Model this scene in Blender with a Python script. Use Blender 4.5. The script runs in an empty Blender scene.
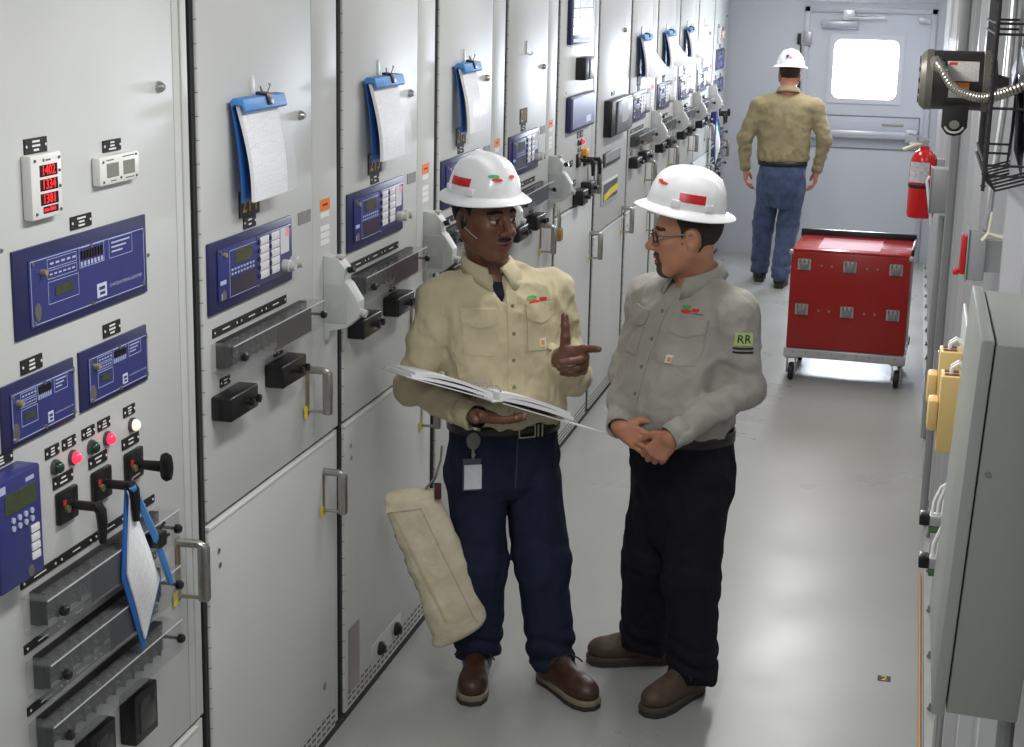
import bpy, bmesh, math, random
import numpy as np
from mathutils import Vector, Matrix
random.seed(7); np.random.seed(7)
SC = bpy.context.scene
COL = SC.collection

# ------------------------------------------------------------------ camera
cam_d = bpy.data.cameras.new('camera'); cam = bpy.data.objects.new('camera', cam_d); COL.objects.link(cam)
cam_d.sensor_width = 36.0; cam_d.lens = 1619.84 * 36.0 / 1024.0; cam_d.clip_start = 0.02; cam_d.clip_end = 200
PITCH, YAW, ROLL = 0.2373, 0.2366, 0.0217
_F = Vector((-math.sin(YAW)*math.cos(PITCH), math.cos(YAW)*math.cos(PITCH), -math.sin(PITCH)))
_R = Vector((math.cos(YAW), math.sin(YAW), 0)); _U = _R.cross(_F)
_R2 = _R*math.cos(ROLL) + _U*math.sin(ROLL); _U2 = -_R*math.sin(ROLL) + _U*math.cos(ROLL)
_m = Matrix((_R2, _U2, -_F)).transposed().to_4x4(); _m.translation = Vector((1.607, 0.0, 2.3))
cam.matrix_world = _m
SC.camera = cam

# ------------------------------------------------------------------ world, view, daylight
W = bpy.data.worlds.new('sky'); SC.world = W; W.use_nodes = True
_bg = W.node_tree.nodes['Background']; _bg.inputs['Color'].default_value = (0.86, 0.92, 1.0, 1); _bg.inputs['Strength'].default_value = 6.0
SC.view_settings.view_transform = 'Standard'; SC.view_settings.look = 'None'
SC.view_settings.gamma = 1.0; SC.view_settings.use_curve_mapping = False
SC.view_settings.exposure = 0.0
SC.cycles.max_bounces = 8; SC.cycles.diffuse_bounces = 4; SC.cycles.transparent_max_bounces = 12
SC.cycles.sample_clamp_indirect = 6.0; SC.cycles.use_denoising = True

def area_light(name, loc, size, energy, direction, color=(1, 1, 1), parent=None):
    d = bpy.data.lights.new(name, 'AREA'); d.shape = 'RECTANGLE'; d.size, d.size_y = size
    d.energy = energy; d.color = color
    o = bpy.data.objects.new(name, d); COL.objects.link(o)
    o.location = loc; o.rotation_euler = Vector(direction).to_track_quat('-Z', 'Y').to_euler()
    if parent: o.parent = parent
    return o
END_Y = 14.38; RW = 1.84; CEIL = 2.64
LAMP_W = 19.0; DAY_W = 60.0
area_light('window_daylight', (1.19, END_Y + 0.10, 1.64), (0.54, 0.48), DAY_W, (0.0, -1, -0.12), (0.80, 0.88, 1.0))

# ------------------------------------------------------------------ materials
_mats = {}
def srgb(r, g, b):
    f = lambda c: (c/255/12.92) if c/255 <= 0.04045 else ((c/255 + 0.055)/1.055)**2.4
    return (f(r), f(g), f(b))
def mat(name, rgb, rough=0.5, metal=0.0, var=0.0, scale=8.0, bump=0.0, bscale=60.0, spec=0.5, emit=0.0, stretch=None, coat=0.0, sheen=0.0):
    if name in _mats: return _mats[name]
    m = bpy.data.materials.new(name); m.use_nodes = True; nt = m.node_tree; b = nt.nodes['Principled BSDF']
    c = srgb(*rgb); b.inputs['Base Color'].default_value = (*c, 1); b.inputs['Roughness'].default_value = rough
    b.inputs['Metallic'].default_value = metal; b.inputs['Specular IOR Level'].default_value = spec
    if coat: b.inputs['Coat Weight'].default_value = coat
    if sheen: b.inputs['Sheen Weight'].default_value = sheen
    if emit:
        b.inputs['Emission Color'].default_value = (*c, 1); b.inputs['Emission Strength'].default_value = emit
    tc = nt.nodes.new('ShaderNodeTexCoord'); mp = nt.nodes.new('ShaderNodeMapping'); nt.links.new(tc.outputs['Object'], mp.inputs['Vector'])
    if stretch: mp.inputs['Scale'].default_value = stretch
    n = nt.nodes.new('ShaderNodeTexNoise'); n.inputs['Scale'].default_value = scale; n.inputs['Detail'].default_value = 5
    nt.links.new(mp.outputs['Vector'], n.inputs['Vector'])
    r = nt.nodes.new('ShaderNodeMapRange'); v = max(var, 0.02)
    r.inputs['From Min'].default_value = 0.3; r.inputs['From Max'].default_value = 0.7
    r.inputs['To Min'].default_value = 1 - v; r.inputs['To Max'].default_value = 1 + v
    nt.links.new(n.outputs['Fac'], r.inputs['Value'])
    mx = nt.nodes.new('ShaderNodeVectorMath'); mx.operation = 'SCALE'; mx.inputs[0].default_value = c
    nt.links.new(r.outputs['Result'], mx.inputs['Scale']); nt.links.new(mx.outputs['Vector'], b.inputs['Base Color'])
    if bump:
        n2 = nt.nodes.new('ShaderNodeTexNoise'); n2.inputs['Scale'].default_value = bscale; n2.inputs['Detail'].default_value = 4
        nt.links.new(mp.outputs['Vector'], n2.inputs['Vector'])
        bp = nt.nodes.new('ShaderNodeBump'); bp.inputs['Strength'].default_value = bump; bp.inputs['Distance'].default_value = 0.01
        nt.links.new(n2.outputs['Fac'], bp.inputs['Height']); nt.links.new(bp.outputs['Normal'], b.inputs['Normal'])
    _mats[name] = m
    return m
def clear_mat(name, rgb, alpha=0.25, rough=0.05):
    if name in _mats: return _mats[name]
    m = bpy.data.materials.new(name); m.use_nodes = True; nt = m.node_tree; b = nt.nodes['Principled BSDF']
    b.inputs['Base Color'].default_value = (*srgb(*rgb), 1); b.inputs['Roughness'].default_value = rough
    b.inputs['Alpha'].default_value = alpha
    fr = nt.nodes.new('ShaderNodeLayerWeight'); fr.inputs['Blend'].default_value = 0.25
    mr = nt.nodes.new('ShaderNodeMapRange'); mr.inputs['To Min'].default_value = alpha; mr.inputs['To Max'].default_value = min(1, alpha + 0.22)
    nt.links.new(fr.outputs['Facing'], mr.inputs['Value']); nt.links.new(mr.outputs['Result'], b.inputs['Alpha'])
    _mats[name] = m
    return m
def print_mat(name, paper, ink, rows=120.0, cols=25.0, amount=0.45):
    """paper with lines of small print (flat print)"""
    if name in _mats: return _mats[name]
    m = bpy.data.materials.new(name); m.use_nodes = True; nt = m.node_tree; b = nt.nodes['Principled BSDF']; b.inputs['Roughness'].default_value = 0.6
    tc = nt.nodes.new('ShaderNodeTexCoord')
    br = nt.nodes.new('ShaderNodeTexBrick'); br.inputs['Scale'].default_value = 1.0
    mp = nt.nodes.new('ShaderNodeMapping'); mp.inputs['Scale'].default_value = (cols, rows, 1)
    nt.links.new(tc.outputs['UV'], mp.inputs['Vector']); nt.links.new(mp.outputs['Vector'], br.inputs['Vector'])
    br.inputs['Mortar Size'].default_value = 0.12; br.inputs['Brick Width'].default_value = 2.4; br.inputs['Row Height'].default_value = 1.0
    br.inputs['Color1'].default_value = (amount, amount, amount, 1); br.inputs['Color2'].default_value = (amount*0.4, amount*0.4, amount*0.4, 1); br.inputs['Mortar'].default_value = (0, 0, 0, 1)
    n = nt.nodes.new('ShaderNodeTexNoise'); n.inputs['Scale'].default_value = 30
    nt.links.new(tc.outputs['UV'], n.inputs['Vector'])
    mul = nt.nodes.new('ShaderNodeMath'); mul.operation = 'MULTIPLY'
    nt.links.new(br.outputs['Color'], mul.inputs[0]); nt.links.new(n.outputs['Fac'], mul.inputs[1])
    mix = nt.nodes.new('ShaderNodeMix'); mix.data_type = 'RGBA'
    nt.links.new(mul.outputs[0], mix.inputs['Factor'])
    mix.inputs[6].default_value = (*srgb(*paper), 1); mix.inputs[7].default_value = (*srgb(*ink), 1)
    nt.links.new(mix.outputs[2], b.inputs['Base Color'])
    _mats[name] = m
    return m

GREY = lambda: mat('grey_enamel', (198, 200, 198), 0.42, var=0.03, scale=3, bump=0.008, bscale=200)
GREY2 = lambda: mat('grey_enamel_frame', (190, 192, 190), 0.38, var=0.03, scale=3, bump=0.008, bscale=200)
DARKGAP = lambda: mat('gap_shade_and_plinth', (48, 48, 50), 0.8)  # dark tone for the painted gap shade, shared with the plinth
BLACK = lambda: mat('black_plastic', (20, 20, 21), 0.32, var=0.1)
BLACKM = lambda: mat('black_matt', (26, 26, 27), 0.6, var=0.1)
STEEL = lambda: mat('brushed_steel', (160, 158, 152), 0.35, 0.85, var=0.12, scale=40)
ZINC = lambda: mat('zinc_plate', (170, 160, 125), 0.4, 0.8, var=0.2, scale=30)
BLUE_D = lambda: mat('relay_frame_blue', (38, 40, 84), 0.38, var=0.05)
BLUE_F = lambda: mat('relay_face_blue', (50, 55, 116), 0.34, var=0.04)
WHITE = lambda: mat('white_plastic', (228, 228, 224), 0.35, var=0.02)
LINE = lambda: mat('pale_print', (176, 184, 216), 0.5)
LCD = lambda: mat('lcd_green', (64, 72, 48), 0.15, var=0.15, scale=60)
YELLOW = lambda: mat('yellow_tag', (226, 205, 40), 0.5)
ORANGE = lambda: mat('orange_sticker', (242, 122, 36), 0.5)
CLEAR = lambda: clear_mat('clear_polycarbonate', (150, 152, 155), 0.10, 0.08)

# ------------------------------------------------------------------ mesh helpers
class MB:
    def __init__(self): self.bm = bmesh.new()
    def box(self, x0, x1, y0, y1, z0, z1, bev=0.0, seg=2):
        bm = self.bm
        c = [(x0,y0,z0),(x1,y0,z0),(x1,y1,z0),(x0,y1,z0),(x0,y0,z1),(x1,y0,z1),(x1,y1,z1),(x0,y1,z1)]
        v = [bm.verts.new(p) for p in c]
        f = [bm.faces.new([v[i] for i in q]) for q in ((0,3,2,1),(4,5,6,7),(0,1,5,4),(1,2,6,5),(2,3,7,6),(3,0,4,7))]
        if bev:
            e = set()
            for ff in f: e.update(ff.edges)
            bmesh.ops.bevel(bm, geom=list(e), offset=bev, segments=seg, affect='EDGES', profile=0.5)
        return self
    def cyl(self, p0, p1, r, n=16, r2=None, cap=True):
        r2 = r if r2 is None else r2
        p0, p1 = Vector(p0), Vector(p1); d = (p1 - p0).normalized()
        u = d.orthogonal().normalized(); w = d.cross(u); bm = self.bm
        a = []; b = []
        for i in range(n):
            t = 2*math.pi*i/n; o = u*math.cos(t) + w*math.sin(t)
            a.append(bm.verts.new(p0 + o*r)); b.append(bm.verts.new(p1 + o*r2))
        for i in range(n):
            j = (i+1) % n; bm.faces.new((a[i], a[j], b[j], b[i]))
        if cap: bm.faces.new(a[::-1]); bm.faces.new(b)
        return self
    def tube(self, path, r, n=8, closed=False):
        bm = self.bm; path = [Vector(p) for p in path]; N = len(path); rings = []; prev = None
        rr = r if isinstance(r, (list, tuple)) else [r]*N
        for i, p in enumerate(path):
            if closed: d = path[(i+1) % N] - path[i-1]
            else: d = path[min(i+1, N-1)] - path[max(i-1, 0)]
            d.normalize()
            u = d.orthogonal().normalized() if prev is None else (prev - d*prev.dot(d)).normalized()
            prev = u; w = d.cross(u)
            rings.append([bm.verts.new(p + (u*math.cos(2*math.pi*k/n) + w*math.sin(2*math.pi*k/n))*rr[i]) for k in range(n)])
        for i in range(N if closed else N-1):
            a, b = rings[i], rings[(i+1) % N]
            for k in range(n): bm.faces.new((a[k], a[(k+1) % n], b[(k+1) % n], b[k]))
        if not closed: bm.faces.new(rings[0][::-1]); bm.faces.new(rings[-1])
        return self
    def prism(self, poly, axis, a0, a1, bev=0.0):
        """poly: 2D points; axis 0/1/2 is the extrusion axis; the other two take the 2D coordinates in order"""
        bm = self.bm
        def P(q, a):
            r = [q[0], q[1]]; r.insert(axis, a); return r
        A = [bm.verts.new(P(q, a0)) for q in poly]; B = [bm.verts.new(P(q, a1)) for q in poly]; n = len(poly)
        f = [bm.faces.new(A[::-1]), bm.faces.new(B)]
        for i in range(n): f.append(bm.faces.new((A[i], A[(i+1) % n], B[(i+1) % n], B[i])))
        if bev:
            e = set()
            for ff in f: e.update(ff.edges)
            bmesh.ops.bevel(bm, geom=list(e), offset=bev, segments=2, affect='EDGES', profile=0.5)
        return self
    def grid(self, pts, thick=None):
        """pts[i][j] surface; thick: vector offset for a second skin"""
        bm = self.bm; n, m = len(pts), len(pts[0]); uvl = bm.loops.layers.uv.verify()
        def sheet(off, flip):
            V = [[bm.verts.new(Vector(pts[i][j]) + off) for j in range(m)] for i in range(n)]
            for i in range(n-1):
                for j in range(m-1):
                    q = [(i,j),(i+1,j),(i+1,j+1),(i,j+1)]
                    if flip: q = q[::-1]
                    f = bm.faces.new([V[a][b] for a, b in q])
                    for lp, (a, b) in zip(f.loops, q): lp[uvl].uv = (a/(n-1), b/(m-1))
            return V
        A = sheet(Vector((0,0,0)), False)
        if thick is not None:
            B = sheet(Vector(thick), True)
            rim = [(i,0) for i in range(n)] + [(n-1,j) for j in range(1,m)] + [(i,m-1) for i in range(n-2,-1,-1)] + [(0,j) for j in range(m-2,0,-1)]
            for k in range(len(rim)):
                a, b = rim[k], rim[(k+1) % len(rim)]
                bm.faces.new((A[a[0]][a[1]], B[a[0]][a[1]], B[b[0]][b[1]], A[b[0]][b[1]]))
        return self
    def sphere(self, c, r, n=16, scale=(1,1,1)):
        ret = bmesh.ops.create_uvsphere(self.bm, u_segments=n, v_segments=max(6, n//2), radius=r)
        for v in ret['verts']: v.co = Vector((v.co.x*scale[0], v.co.y*scale[1], v.co.z*scale[2])) + Vector(c)
        return self
    def lathe(self, prof, c, axis='z', n=24):
        """prof: (radius, height) pairs"""
        bm = self.bm; rings = []
        for r, h in prof:
            ring = []
            for k in range(n):
                t = 2*math.pi*k/n; x, y = r*math.cos(t), r*math.sin(t)
                p = {'z': (x, y, h), 'x': (h, x, y), 'y': (y, h, x)}[axis]
                ring.append(bm.verts.new(Vector(p) + Vector(c)))
            rings.append(ring)
        for a, b in zip(rings, rings[1:]):
            for k in range(n): bm.faces.new((a[k], a[(k+1) % n], b[(k+1) % n], b[k]))
        bm.faces.new(rings[0][::-1]); bm.faces.new(rings[-1])
        return self
    def raw(self, verts, faces, off=(0,0,0)):
        V = [self.bm.verts.new(Vector(v) + Vector(off)) for v in verts]
        for f in faces:
            try: self.bm.faces.new([V[i] for i in f])
            except ValueError: pass
        return self
    def xf(self, M):
        bmesh.ops.transform(self.bm, matrix=M, verts=self.bm.verts); return self
    def obj(self, name, m, parent=None, loc=None, rot=None, sharp=35, kind=None):
        bm = self.bm
        bmesh.ops.recalc_face_normals(bm, faces=bm.faces)
        me = bpy.data.meshes.new(name); bm.to_mesh(me); bm.free()
        return link_mesh(name, me, m, parent, loc, rot, sharp, kind)
def link_mesh(name, me, m, parent=None, loc=None, rot=None, sharp=35, kind=None):
    if m is not None: me.materials.append(m)
    me.polygons.foreach_set('use_smooth', [True]*len(me.polygons))
    if sharp and sharp < 180: me.set_sharp_from_angle(angle=math.radians(sharp))
    o = bpy.data.objects.new(name, me); COL.objects.link(o)
    if loc is not None: o.location = loc
    if rot is not None: o.rotation_euler = rot
    if parent is not None: o.parent = parent
    if kind: o['kind'] = kind
    return o
def empty(name, loc=(0,0,0), rz=0.0, parent=None):
    o = bpy.data.objects.new(name, None); COL.objects.link(o); o.location = loc; o.rotation_euler = (0, 0, rz)
    o.empty_display_size = 0.1
    if parent: o.parent = parent
    return o
def tag(o, label, cat, group=None):
    o['label'] = label; o['category'] = cat
    if group: o['group'] = group
    return o
def struct(o, label=None):
    o['kind'] = 'structure'
    if label: o['label'] = label
    return o
def copy_tree(o, parent=None):
    c = o.copy(); COL.objects.link(c); c.parent = parent
    for k in ('label', 'category', 'group'):
        if parent is None and k in c.keys(): del c[k]
    for ch in list(o.children):
        if ch.type != 'LIGHT': copy_tree(ch, c)
    return c
def B(x0, x1, y0, y1, z0, z1, bev=0.0, seg=2): return MB().box(x0, x1, y0, y1, z0, z1, bev, seg)

_txt = {}
def text_geo(s, size=1.0):
    """flat text outline as (verts2d, faces), centred"""
    if (s, size) in _txt: return _txt[(s, size)]
    cu = bpy.data.curves.new('t', 'FONT'); cu.body = s; cu.size = size; cu.align_x = 'CENTER'; cu.align_y = 'CENTER'; cu.resolution_u = 2
    o = bpy.data.objects.new('t', cu); COL.objects.link(o)
    dg = bpy.context.evaluated_depsgraph_get(); ev = o.evaluated_get(dg); me = ev.to_mesh()
    v = [(p.co.x, p.co.y) for p in me.vertices]; f = [tuple(p.vertices) for p in me.polygons]
    ev.to_mesh_clear(); bpy.data.objects.remove(o); bpy.data.curves.remove(cu)
    _txt[(s, size)] = (v, f)
    return v, f
def text_on_x(mb, s, x, y, z, size, wscale=1.0):
    """text lying on a plane x = const facing +x; reads along +y"""
    v, f = text_geo(s, 1.0)
    return mb.raw([(x, y + a*size*wscale, z + b*size) for a, b in v], f)

# ------------------------------------------------------------------ the room
def room():
    m = mat('floor_epoxy', (160, 161, 157), 0.3, var=0.05, scale=1.6)
    nt = m.node_tree; b = nt.nodes['Principled BSDF']
    # roughness wear and small dark scuffs of their own shape
    tc = nt.nodes.new('ShaderNodeTexCoord'); nz = nt.nodes.new('ShaderNodeTexNoise'); nz.inputs['Scale'].default_value = 1.7; nz.inputs['Detail'].default_value = 6
    nt.links.new(tc.outputs['Object'], nz.inputs['Vector'])
    mr = nt.nodes.new('ShaderNodeMapRange'); mr.inputs['From Min'].default_value = 0.35; mr.inputs['From Max'].default_value = 0.65; mr.inputs['To Min'].default_value = 0.27; mr.inputs['To Max'].default_value = 0.35
    nt.links.new(nz.outputs['Fac'], mr.inputs['Value']); nt.links.new(mr.outputs['Result'], b.inputs['Roughness'])
    struct(B(-0.8, 2.1, -2.0, END_Y + 0.2, -0.1, 0.0).obj('floor', m), 'glossy pale grey painted floor of the aisle')
    struct(B(-0.8, 2.1, -2.0, END_Y + 0.2, CEIL, CEIL + 0.1).obj('ceiling', mat('ceiling_white', (222, 222, 218), 0.7)), 'white ceiling above the aisle')
    wm = mat('wall_panel_grey', (190, 192, 198), 0.42, var=0.03, scale=2)
    struct(B(-0.9, -0.8, -2.0, END_Y + 0.2, 0, CEIL).obj('wall_left', wm), 'grey wall behind the switchgear row')
    struct(B(-0.9, 2.1, -2.1, -2.0, 0, CEIL).obj('wall_near', wm), 'grey wall behind the photographer')
    # right wall: panels with vertical ribs
    rw = struct(B(RW, RW + 0.1, -2.0, END_Y + 0.2, 0, CEIL).obj('wall_right', mat('wall_galvanised', (186, 187, 190), 0.3, 0.35, var=0.06, scale=2)), 'pale metal wall panels on the right of the aisle')
    y = 2.9; k = 0
    rib = None
    while y < END_Y:
        if rib is None:
            mb = MB().prism([(RW, -0.045), (RW, 0.045), (RW-0.028, 0.02), (RW-0.028, -0.02)], 2, 0.0, CEIL - 0.001)
            rib = mb.obj('panel_rib', mat('wall_rib', (196, 197, 200), 0.28, 0.4), rw, (0, y, 0))
        else:
            c = rib.copy(); COL.objects.link(c); c.parent = rw; c.location = (0, y, 0)
        y += 0.62
    # base angle along the right wall with bolts
    B(RW-0.05, RW, -1.9, END_Y, 0.0, 0.035).obj('base_angle', mat('base_angle_grey', (168, 168, 164), 0.4, 0.2, var=0.08), rw)
    mb0 = MB().cyl((RW-0.03, 0, 0.034), (RW-0.03, 0, 0.046), 0.011, 8).cyl((RW-0.03, 0, 0.046), (RW-0.03, 0, 0.060), 0.006, 8)
    b0 = mb0.obj('anchor_bolt', STEEL(), rw, (0, 4.6, 0))
    for i in range(1, 22):
        c = b0.copy(); COL.objects.link(c); c.parent = rw; c.location = (0, 4.6 + 0.44*i, 0)
    # far wall with a door opening and a window in the door
    X0, X1, ZT = 0.70, 1.70, 2.10
    wmf = mat('far_wall_grey', (186, 189, 197), 0.45, var=0.03, scale=2)
    mb = MB(); mb.box(-0.8, X0 - 0.05, END_Y, END_Y + 0.2, 0, CEIL); mb.box(X1 + 0.05, 2.1, END_Y, END_Y + 0.2, 0, CEIL); mb.box(X0 - 0.05, X1 + 0.05, END_Y, END_Y + 0.2, ZT + 0.05, CEIL)
    fw = struct(mb.obj('wall_far', wmf), 'pale grey end wall with the exit door')
    d = struct(empty('door_1', (0, END_Y, 0)), 'pale grey metal exit door with a bright square window')
    mb = MB()   # jamb frame
    mb.box(X0-0.05, X0-0.004, -0.02, 0.12, 0, ZT+0.05, 0.004); mb.box(X1+0.004, X1+0.05, -0.02, 0.12, 0, ZT+0.05, 0.004); mb.box(X0-0.05, X1+0.05, -0.02, 0.12, ZT+0.004, ZT+0.05, 0.004)
    mb.obj('door_frame', mat('door_frame_grey', (178, 181, 190), 0.4), d)
    wx0, wx1, wz0, wz1 = 0.905, 1.470, 1.375, 1.895
    mb = MB(); mb.box(X0-0.003, wx0, 0.0, 0.05, 0.002, ZT+0.003); mb.box(wx1, X1+0.003, 0.0, 0.05, 0.002, ZT+0.003); mb.box(wx0, wx1, 0.0, 0.05, 0.002, wz0); mb.box(wx0, wx1, 0.0, 0.05, wz1, ZT+0.003); mb.box(X0-0.02, X1+0.02, 0.06, 0.10, -0.01, wz0-0.05); mb.box(X0-0.02, wx0-0.03, 0.06, 0.10, wz0-0.05, ZT+0.02); mb.box(wx1+0.03, X1+0.02, 0.06, 0.10, wz0-0.05, ZT+0.02); mb.box(X0-0.02, X1+0.02, 0.06, 0.10, wz1+0.04, ZT+0.02)
    mb.obj('door_leaf', mat('door_grey', (188, 191, 199), 0.42, var=0.03, scale=2), d)
    # rounded window bezel
    out = []; r = 0.07; hw, hh = (wx1-wx0)/2, (wz1-wz0)/2; cx, cz = (wx0+wx1)/2, (wz0+wz1)/2
    def rr(hw, hh, r, n=6):
        P = []
        for sx, sz, a0 in ((1,1,0),(-1,1,90),(-1,-1,180),(1,-1,270)):
            for i in range(n+1):
                a = math.radians(a0 + 90*i/n); P.append((cx + sx*(hw-r) + r*math.cos(a), cz + sz*(hh-r) + r*math.sin(a)))
        return P
    a, bq = rr(hw+0.03, hh+0.03, 0.02), rr(hw-0.012, hh-0.012, 0.065)
    bm = MB(); n = len(a)
    for yy0, yy1 in ((-0.012, 0.0),):
        A = [bm.bm.verts.new((p[0], yy0, p[1])) for p in a]; Bv = [bm.bm.verts.new((p[0], yy0, p[1])) for p in bq]
        C = [bm.bm.verts.new((p[0], 0.03, p[1])) for p in bq]; D = [bm.bm.verts.new((p[0], 0.0, p[1])) for p in a]
        for i in range(n):
            j = (i+1) % n
            bm.bm.faces.new((A[i], A[j], Bv[j], Bv[i])); bm.bm.faces.new((Bv[i], Bv[j], C[j], C[i])); bm.bm.faces.new((D[i], D[j], A[j], A[i]))
    bz = bm.obj('window_bezel', mat('bezel_grey', (196, 198, 206), 0.4), d)
    bm = MB(); bm.prism(rr(hw-0.008, hh-0.008, 0.06), 1, 0.018, 0.024); bm.obj('window_pane', clear_mat('window_glass', (235, 240, 255), 0.05, 0.02), d)
    # push-bar panel, push bar, closer, hinges, rail
    B(X0+0.04, X1-0.03, -0.006, 0.0, 0.965, 1.240, 0.002).obj('bar_panel', mat('bar_panel_grey', (178, 181, 192), 0.35), d)
    mb = MB(); mb.box(X0+0.06, X1-0.10, -0.07, -0.02, 1.055, 1.120, 0.012); mb.box(X0+0.05, X0+0.13, -0.075, -0.005, 1.045, 1.130, 0.008); mb.box(X1-0.14, X1-0.04, -0.075, -0.005, 1.035, 1.14, 0.008)
    mb.obj('push_bar', mat('push_bar_metal', (186, 188, 196), 0.3, 0.4), d)
    mb = MB(); mb.box(X0+0.04, X1-0.03, -0.010, -0.006, 1.236, 1.244); mb.box(X0+0.04, X1-0.03, -0.010, -0.006, 0.961, 0.969); mb.box(X1-0.034, X1-0.028, -0.010, -0.006, 0.961, 1.244); mb.obj('panel_edge', mat('panel_edge_dark', (110, 112, 122), 0.5), d)
    B(X0+0.66, X0+0.84, -0.014, -0.006, 1.165, 1.19, 0.003).obj('badge_plate', mat('badge_gold', (170, 168, 150), 0.4, 0.5), d)
    B(X0+0.10, X0+0.40, -0.06, 0.0, 1.975, 2.035, 0.008).obj('door_closer', mat('closer_grey', (168, 171, 182), 0.35, 0.3), d)
    mb = MB(); mb.box(X0+0.27, X0+0.37, -0.05, -0.02, 2.04, 2.13, 0.005); mb.tube([(X0+0.33, -0.06, 2.06), (X0+0.62, -0.10, 2.075), (X0+0.40, -0.02, 2.09)], 0.008)
    mb.obj('closer_arm', mat('closer_arm_metal', (200, 200, 205), 0.35, 0.4), d)
    for hz in (0.35, 1.1, 1.88):
        B(X0-0.045, X0+0.02, -0.035, -0.005, hz-0.06, hz+0.06, 0.004).obj('hinge', mat('hinge_metal', (160, 162, 170), 0.35, 0.5), d)
    B(X1-0.10, X1+0.0, -0.03, 0.0, 2.03, 2.075, 0.004).obj('latch_box', mat('latch_metal', (180, 182, 190), 0.35, 0.4), d)
    B(X0-0.05, X1+0.05, -0.03, -0.02, 2.19, 2.205).obj('drip_rail', mat('rail_metal', (172, 175, 184), 0.35, 0.4), d)
    mb = MB(); mb.cyl((X1+0.03, -0.005, 2.09), (X1+0.03, 0.0, 2.09), 0.014, 12); mb.obj('yellow_dot', YELLOW(), d)
    mb = MB(); mb.box(0.62, 0.645, -0.03, 0.0, 1.45, 1.52, 0.004); mb.box(0.60, 0.63, -0.03, 0.0, 1.83, 1.92, 0.004)
    mb.tube([(0.632, -0.012, 1.83), (0.634, -0.012, 1.66), (0.632, -0.012, 1.52)], 0.006)
    o = mb.obj('door_contact', BLACKM()); o.location = (0, END_Y, 0)
    tag(o, 'small dark door contact and cable beside the exit door frame', 'sensor')
room()

def ceiling_light(y):
    r = empty('ceiling_light', (0.95, y, CEIL))
    B(-0.12, 0.12, -0.62, 0.62, -0.06, 0.0, 0.006).obj('housing', WHITE(), r)
    l = area_light('fluorescent_tubes', (0, 0, -0.065), (0.2, 1.2), LAMP_W*(1.30 if y < 4 else 1.06 if y < 9 else 1.35), (0, 0, -1), (1.0, 0.99, 0.972), r)
    return r
for i, y in enumerate((0.6, 3.0, 5.4, 7.8, 10.2, 12.6)):
    tag(ceiling_light(y), 'white fluorescent ceiling light above ' + ('the camera position', 'the red digital meter cabinet', 'the two talking men', 'the aisle just before the red cart', 'the red cart and the extinguisher', 'the man walking to the exit door')[i], 'ceiling light', 'fluorescent lights along the ceiling')
# ------------------------------------------------------------------ the switchgear row
SP = 0.9907; Y0 = 1.4969
def cab_y(n): return Y0 + SP*n

def nameplate(par, s, z, w=0.075, h=0.03, lines=3, x=0.0, name='nameplate'):
    mb = MB(); mb.box(x, x+0.003, s-w/2, s+w/2, z-h/2, z+h/2)
    o = mb.obj(name, BLACKM(), par)
    mb = MB(); random.seed(int(s*1000)+int(z*1000))
    for i in range(lines):
        ww = w*random.uniform(0.22, 0.42); zz = z + (i-(lines-1)/2)*h/(lines+0.6)*-1
        mb.box(x+0.003, x+0.0036, s-ww/2, s+ww/2, zz-h*0.07, zz+h*0.07)
    for e in (-1, 1): mb.cyl((x+0.003, s+e*w*0.43, z), (x+0.0042, s+e*w*0.43, z), 0.003, 6)
    mb.obj('engraving', WHITE(), o)
    return o
def screw(mb, x, s, z, r=0.005): mb.cyl((x, s, z), (x+0.003, s, z), r, 8)

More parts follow.
